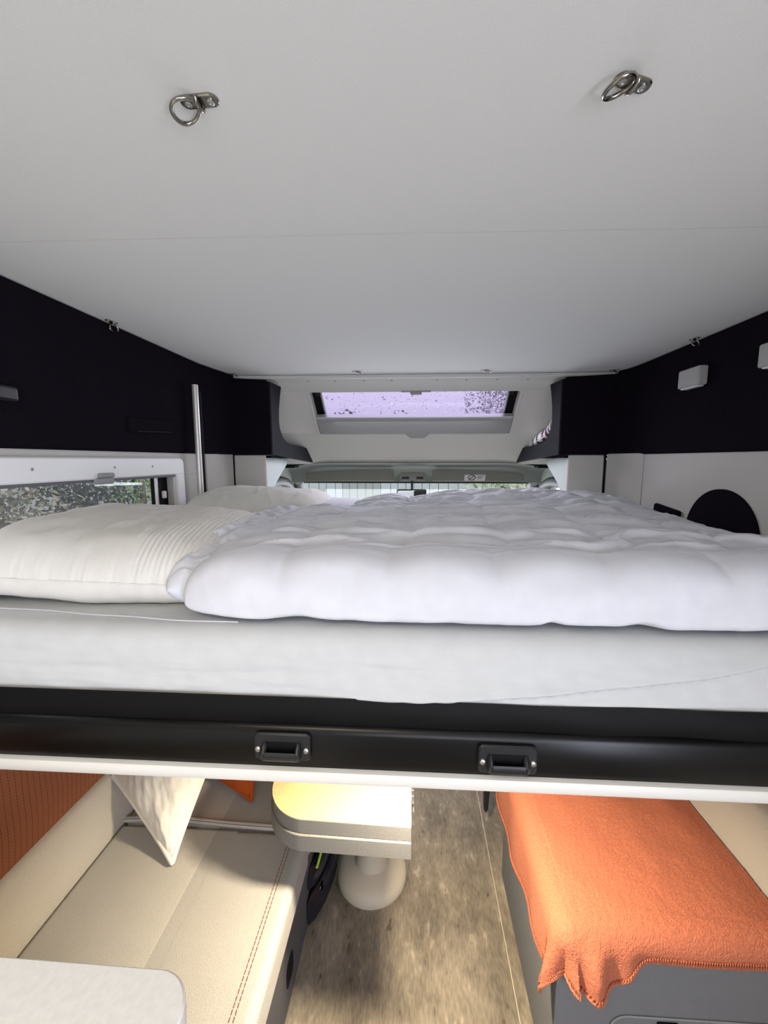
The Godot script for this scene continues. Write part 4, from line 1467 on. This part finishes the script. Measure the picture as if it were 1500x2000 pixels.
func blanket() -> void:
	var n1 := nz(71, 1.0, 3)
	var t := thing("orange_blanket", "fuzzy orange blanket draped over the right-hand bench", "blanket", P(0.62, 0.3, 1.3))
	var cx := 0.333
	var cd := 0.838
	var top := 0.505
	var rr := 0.055
	# a runs across (negative: over the aisle edge), q runs ahead (negative: over the front)
	var drop := func(l: float) -> Vector2:
		# (outward, down) of a cloth that has gone l past the start of the rounded edge
		var g := minf(l / rr, PI * 0.5)
		return Vector2(rr * sin(g), rr * (1.0 - cos(g)) + maxf(0.0, l - rr * PI * 0.5))
	var f := func(a: float, q: float) -> Vector3:
		var x := cx + rr + maxf(a, 0.0)
		var d := cd + rr + maxf(q, 0.0)
		var y := top
		var la := maxf(-a, 0.0)
		var lq := maxf(-q, 0.0)
		var r := sqrt(la * la + lq * lq)
		if r > 0.0:
			var w: Vector2 = drop.call(r)
			var th := atan2(lq, la)
			var ux := cos(th)
			var ud := sin(th)
			var deep := smoothstep(0.03, 0.16, w.y)
			var k := 0.0
			if la > 0.0 and lq > 0.0:
				k = 0.034 * deep * pow(absf(sin(th * 3.0)), 1.3) - 0.012 * deep * absf(cos(th * 3.0))
			k += 0.006 * deep * sin((q if lq == 0.0 else 0.0) * 26.0) * (1.0 if lq == 0.0 else 0.0)
			if la == 0.0:
				k += 0.008 * smoothstep(0.02, 0.07, w.y) * sin(a * 24.0 + 0.6) * exp(-a * 6.0) + 0.030 * smoothstep(0.015, 0.10, w.y) * (0.5 - 0.5 * cos(a * 78.0)) * smoothstep(0.20, 0.02, a)
			x -= ux * (w.x + k)
			d -= ud * (w.x + k)
			y -= w.y
		else:
			y += 0.007 * n1.get_noise_2d(a * 4.0, q * 3.0) - 0.012 * smoothstep(0.42, 0.56, a)
		y += 0.0016 * n1.get_noise_2d(a * 60.0, q * 60.0)
		x += 0.0012 * n1.get_noise_2d(a * 70.0 + 5.0, q * 70.0)
		return P(x, y, d)
	var A0 := -0.235
	var A1 := 0.512
	var front := func(a: float) -> float: return -0.092 - 0.075 * smoothstep(0.17, 0.05, a) * smoothstep(-0.2, 0.03, a)
	var Q1 := 0.64
	var hem := func(q: float) -> float: return A0 + 0.02 * sin(q * 11.0) + 0.055 * smoothstep(0.16, -0.04, q)
	var b := MB.new()
	b.grid(210, 220, func(u: float, w: float):
		var q1 := lerpf(-0.092, Q1, pow(w, 1.6))
		var a1 := lerpf(hem.call(q1), A1, pow(u, 1.25))
		return f.call(a1, lerpf(front.call(a1), Q1, pow(w, 1.6))), P(0.65, 0.2, 1.3))
	part(t, "cloth", b, M.orange)
	b = MB.new()
	var e := []
	for i in 100:
		var w := pow(1.0 - i / 99.0, 1.6)
		var a1: float = hem.call(lerpf(-0.092, Q1, w))
		e.append(f.call(a1, lerpf(front.call(a1), Q1, w)))
	for i in range(1, 120):
		var a2 := lerpf(hem.call(-0.092), A1, pow(i / 119.0, 1.25))
		e.append(f.call(a2, front.call(a2)))
	b.tube(e, 0.0042, 6)
	part(t, "hem", b, M.orange)
	# overcast stitches over the hem
	b = MB.new()
	for i in 150:
		var w := lerpf(0.02, 0.9, i / 149.0)
		var h: float = hem.call(lerpf(-0.092, Q1, w))
		var q := lerpf(front.call(h), Q1, w)
		b.tube([f.call(h, q) + Vector3(-0.0035, 0, 0), f.call(h + 0.012, q + 0.003) + Vector3(-0.0022, 0, 0)], 0.0016, 4)
	for i in 120:
		var a := lerpf(hem.call(-0.092) + 0.01, A1 - 0.02, i / 119.0)
		var q0: float = front.call(a)
		b.tube([f.call(a, q0) + Vector3(0, 0, 0.0035), f.call(a + 0.003, q0 + 0.012) + Vector3(0, 0, 0.0022)], 0.0016, 4)
	part(t, "overcast_stitching", b, M.orange)


# ---------------------------------------------------------------- table and worktop
func table() -> void:
	var t := thing("folding_table", "pale folding table with a rounded corner on a grey pedestal, under the bed", "table", P(-0.16, 0, 1.39))
	for k in [[0.700, 0.660, 0.0, "table_leaf"], [0.6598, 0.614, 0.005, "lower_leaf"]]:
		var g: float = k[2]
		var poly := PackedVector2Array([Vector2(-0.003, 0.905 - g), Vector2(-0.003, 1.75), Vector2(-0.392 - g, 1.75), Vector2(-0.392 - g, 1.06)])
		for i in range(1, 14):
			var a := PI + 0.5 * PI * i / 14.0
			poly.append(Vector2(-0.27 + (0.122 + g) * cos(a), 1.045 + (0.132 + g) * sin(a)))
		var b := MB.new()
		b.prism(poly, func(p: Vector2, y: float): return P(p.x, y, p.y), k[0], k[1], 0.0015)
		var lf := part(t, k[3], b, M.table_edge)
		if g == 0.0:
			b = MB.new()
			var ins := PackedVector2Array()
			for p in poly:
				ins.append(Vector2(-0.2, 1.3) + (p - Vector2(-0.2, 1.3)) * 0.9985)
			b.prism(ins, func(p: Vector2, y: float): return P(p.x, y, p.y), 0.7004, 0.6985)
			part(lf, "laminate_top", b, M.table_top)
	var b2 := MB.new()
	for d in [1.015, 1.035]:
		b2.rbox(P(0.0005, 0.679, d), Vector3(0.007, 0.026, 0.012), 0.002)
	b2.tube([P(0.003, 0.657, 0.99), P(0.003, 0.657, 1.06)], 0.005, 8)
	part(t, "hinge", b2, M.steel)
	b2 = MB.new()
	b2.lathe([Vector2(0.0, 0.60), Vector2(0.0, 0.612), Vector2(0.09, 0.612), Vector2(0.09, 0.60), Vector2(0.062, 0.585), Vector2(0.060, 0.1), Vector2(0.068, 0.068)].slice(2), 24, Transform3D(Basis.IDENTITY, P(-0.155, 0, 1.40)))
	part(t, "column", b2, M.pedestal)
	b2 = MB.new()
	b2.lathe([Vector2(0.132, 0.0), Vector2(0.134, 0.012), Vector2(0.130, 0.028), Vector2(0.118, 0.044), Vector2(0.098, 0.056), Vector2(0.075, 0.066), Vector2(0.06, 0.074), Vector2(0.05, 0.078), Vector2(0, 0.078)], 48, Transform3D(Basis.IDENTITY, P(-0.155, 0, 1.40)))
	part(t, "pedestal_foot", b2, M.pedestal)


func counter() -> void:
	var b := MB.new()
	var poly := PackedVector2Array([Vector2(-0.955, 0.475), Vector2(-0.955, -0.8), Vector2(-0.286, -0.8)])
	for i in 9:
		var a := 0.5 * PI * i / 8.0
		poly.append(Vector2(-0.345 + 0.055 * cos(a), 0.413 + 0.055 * sin(a)))
	b.prism(poly, func(p: Vector2, y: float): return P(p.x, y, p.y), 0.90, 0.862, 0.003)
	solo("worktop", b, M.counter, "white speckled worktop with a rounded corner at the lower left", "worktop")
	var t := thing("kitchen_unit", "beige kitchen unit under the white worktop at the lower left", "cabinet", P(-0.63, 0, -0.2))
	b = MB.new()
	b.rbox(P(-0.64, 0.43, -0.18), Vector3(0.62, 0.86, 1.0), 0.004)
	part(t, "body", b, M.cabinet)


# ---------------------------------------------------------------- what shows through the windows
func leaf_mesh() -> ArrayMesh:
	var b := MB.new()
	var q := [Vector3(0, 0, -1), Vector3(0.42, 0.10, -0.15), Vector3(0.3, 0.06, 0.55), Vector3(0, 0, 1), Vector3(-0.3, 0.06, 0.55), Vector3(-0.42, 0.10, -0.15)]
	b.flat([q[0], q[1], q[2], q[3]], Vector3.UP)
	b.flat([q[0], q[3], q[4], q[5]], Vector3.UP)
	return b.done()


func plant(called: String, label: String, category: String, base: Vector3, centre: Vector3, rad: Vector3, count: int, size: float, cols: Array, lm: Mesh, sd: int, group := "") -> void:
	var rn := RandomNumberGenerator.new()
	rn.seed = sd
	var t := thing(called, label, category, base, group)
	var b := MB.new()
	b.tube([base, base.lerp(centre, 0.5) + Vector3(0.03, 0, 0), centre + Vector3(0, rad.y * 0.4, 0)], maxf(0.03, rad.x * 0.07), 8)
	part(t, "trunk", b, M.bark)
	var xs := []
	var cs := []
	for i in count:
		var v := Vector3(rn.randfn(), rn.randfn(), rn.randfn()).normalized() * pow(rn.randf(), 0.4)
		v *= 1.0 + 0.22 * sin(v.x * 7.0 + sd) * cos(v.z * 6.0 + v.y * 5.0)
		var bs := Basis(Vector3(rn.randfn(), rn.randfn(), rn.randfn()).normalized(), rn.randf() * TAU)
		xs.append(Transform3D(bs * (size * rn.randf_range(0.6, 1.3)), centre + v * rad))
		var c: Color = cols[rn.randi() % cols.size()]
		cs.append((c * rn.randf_range(0.75, 1.2)).srgb_to_linear())
	scatter(t, "foliage", lm, M.leaf, xs, cs)


func outdoors() -> void:
	var b := MB.new()
	b.rbox(Vector3(0, -0.7, -20), Vector3(240, 0.1, 240), 0.01)
	struct("ground", b, M.asphalt, "wet grey asphalt outside the van", "ground")
	var lm := leaf_mesh()
	# pale boarded wall ahead of the windscreen
	var t := thing("boarded_wall", "pale wall of upright boards seen through the windscreen", "wall", P(0, -0.65, 8.2))
	b = MB.new()
	b.rbox(P(0, 0.75, 8.3), Vector3(9.0, 2.8, 0.12), 0.01)
	part(t, "backing", b, M.board)
	var rn := RandomNumberGenerator.new()
	rn.seed = 9
	var x := -3.4
	while x < 3.2:
		var wd := rn.randf_range(0.14, 0.2)
		b = MB.new()
		b.rbox(P(x + wd * 0.5, 0.75, 8.22 - rn.randf() * 0.012), Vector3(wd - 0.012, 2.8, 0.03), 0.004)
		part(t, "board", b, M.board_old if x > -1.55 and x < -0.75 else M.board)
		x += wd
	plant("shrub", "pale leafy shrub in front of the boarded wall, right of the windscreen", "shrub", P(1.55, -0.65, 7.2), P(1.55, 0.75, 7.2), Vector3(0.85, 1.0, 0.5), 1500, 0.05, [C(206, 218, 178), C(226, 230, 206), C(172, 196, 138)], lm, 81)
	# trees seen through the skylight
	plant("tree", "bare-twigged bushy tree seen through the right half of the skylight", "tree", P(3.1, -0.65, 13.5), P(3.1, 2.9, 13.5), Vector3(1.55, 2.2, 1.4), 9000, 0.045, [C(172, 168, 172), C(150, 148, 152), C(196, 192, 196)], lm, 82)
	var k := 0
	for q in [[-9.5, 60.0, 2.6, 3.6], [-6.5, 62.0, 2.4, 3.3], [-3.4, 61.0, 3.2, 3.9], [-0.6, 60.0, 2.2, 3.3], [-12.5, 63.0, 3.0, 3.4]]:
		k += 1
		plant("tree", "distant low tree on the skyline, %s from the left" % ["second", "third", "fourth", "fifth", "first"][k - 1], "tree", P(q[0], -0.65, q[1]), P(q[0], 4.6, q[1]), Vector3(q[2], q[3], 1.5), 500, 0.5, [C(128, 122, 124), C(108, 106, 104)], lm, 90 + k, "distant trees on the skyline")
	# hedge and shrubs outside the side window
	plant("shrub", "reddish autumn shrub outside the side window, at the picture edge", "shrub", P(-3.3, -0.65, 2.3), P(-3.3, 0.7, 2.3), Vector3(0.55, 1.5, 0.55), 5000, 0.034, [C(130, 110, 116), C(156, 140, 140), C(96, 76, 84), C(184, 176, 172)], lm, 83)
	plant("shrub", "tan-leaved shrub outside the side window, left of the blind grip", "shrub", P(-3.3, -0.65, 3.08), P(-3.3, 0.7, 3.08), Vector3(0.55, 1.5, 0.36), 5000, 0.03, [C(150, 142, 114), C(170, 164, 144), C(112, 106, 80), C(190, 186, 176)], lm, 84)
	plant("shrub", "dark blue-green conifer outside the side window, right of the blind grip", "shrub", P(-3.3, -0.65, 3.86), P(-3.3, 0.8, 3.86), Vector3(0.55, 1.6, 0.48), 8000, 0.034, [C(38, 58, 60), C(52, 74, 76), C(28, 46, 48)], lm, 85)
	plant("shrub", "bright green shrub outside the side window, by the pane's far edge", "shrub", P(-3.2, -0.65, 4.66), P(-3.2, 0.8, 4.66), Vector3(0.5, 1.4, 0.34), 2600, 0.036, [C(140, 176, 74), C(166, 196, 110), C(108, 142, 60)], lm, 86)
	b = MB.new()
	b.rbox(P(-6.2, 0.6, 5.0), Vector3(0.2, 2.6, 14.0), 0.02)
	solo("garden_wall", b, M.board_old, "grey garden wall behind the shrubs outside the side window", "wall")
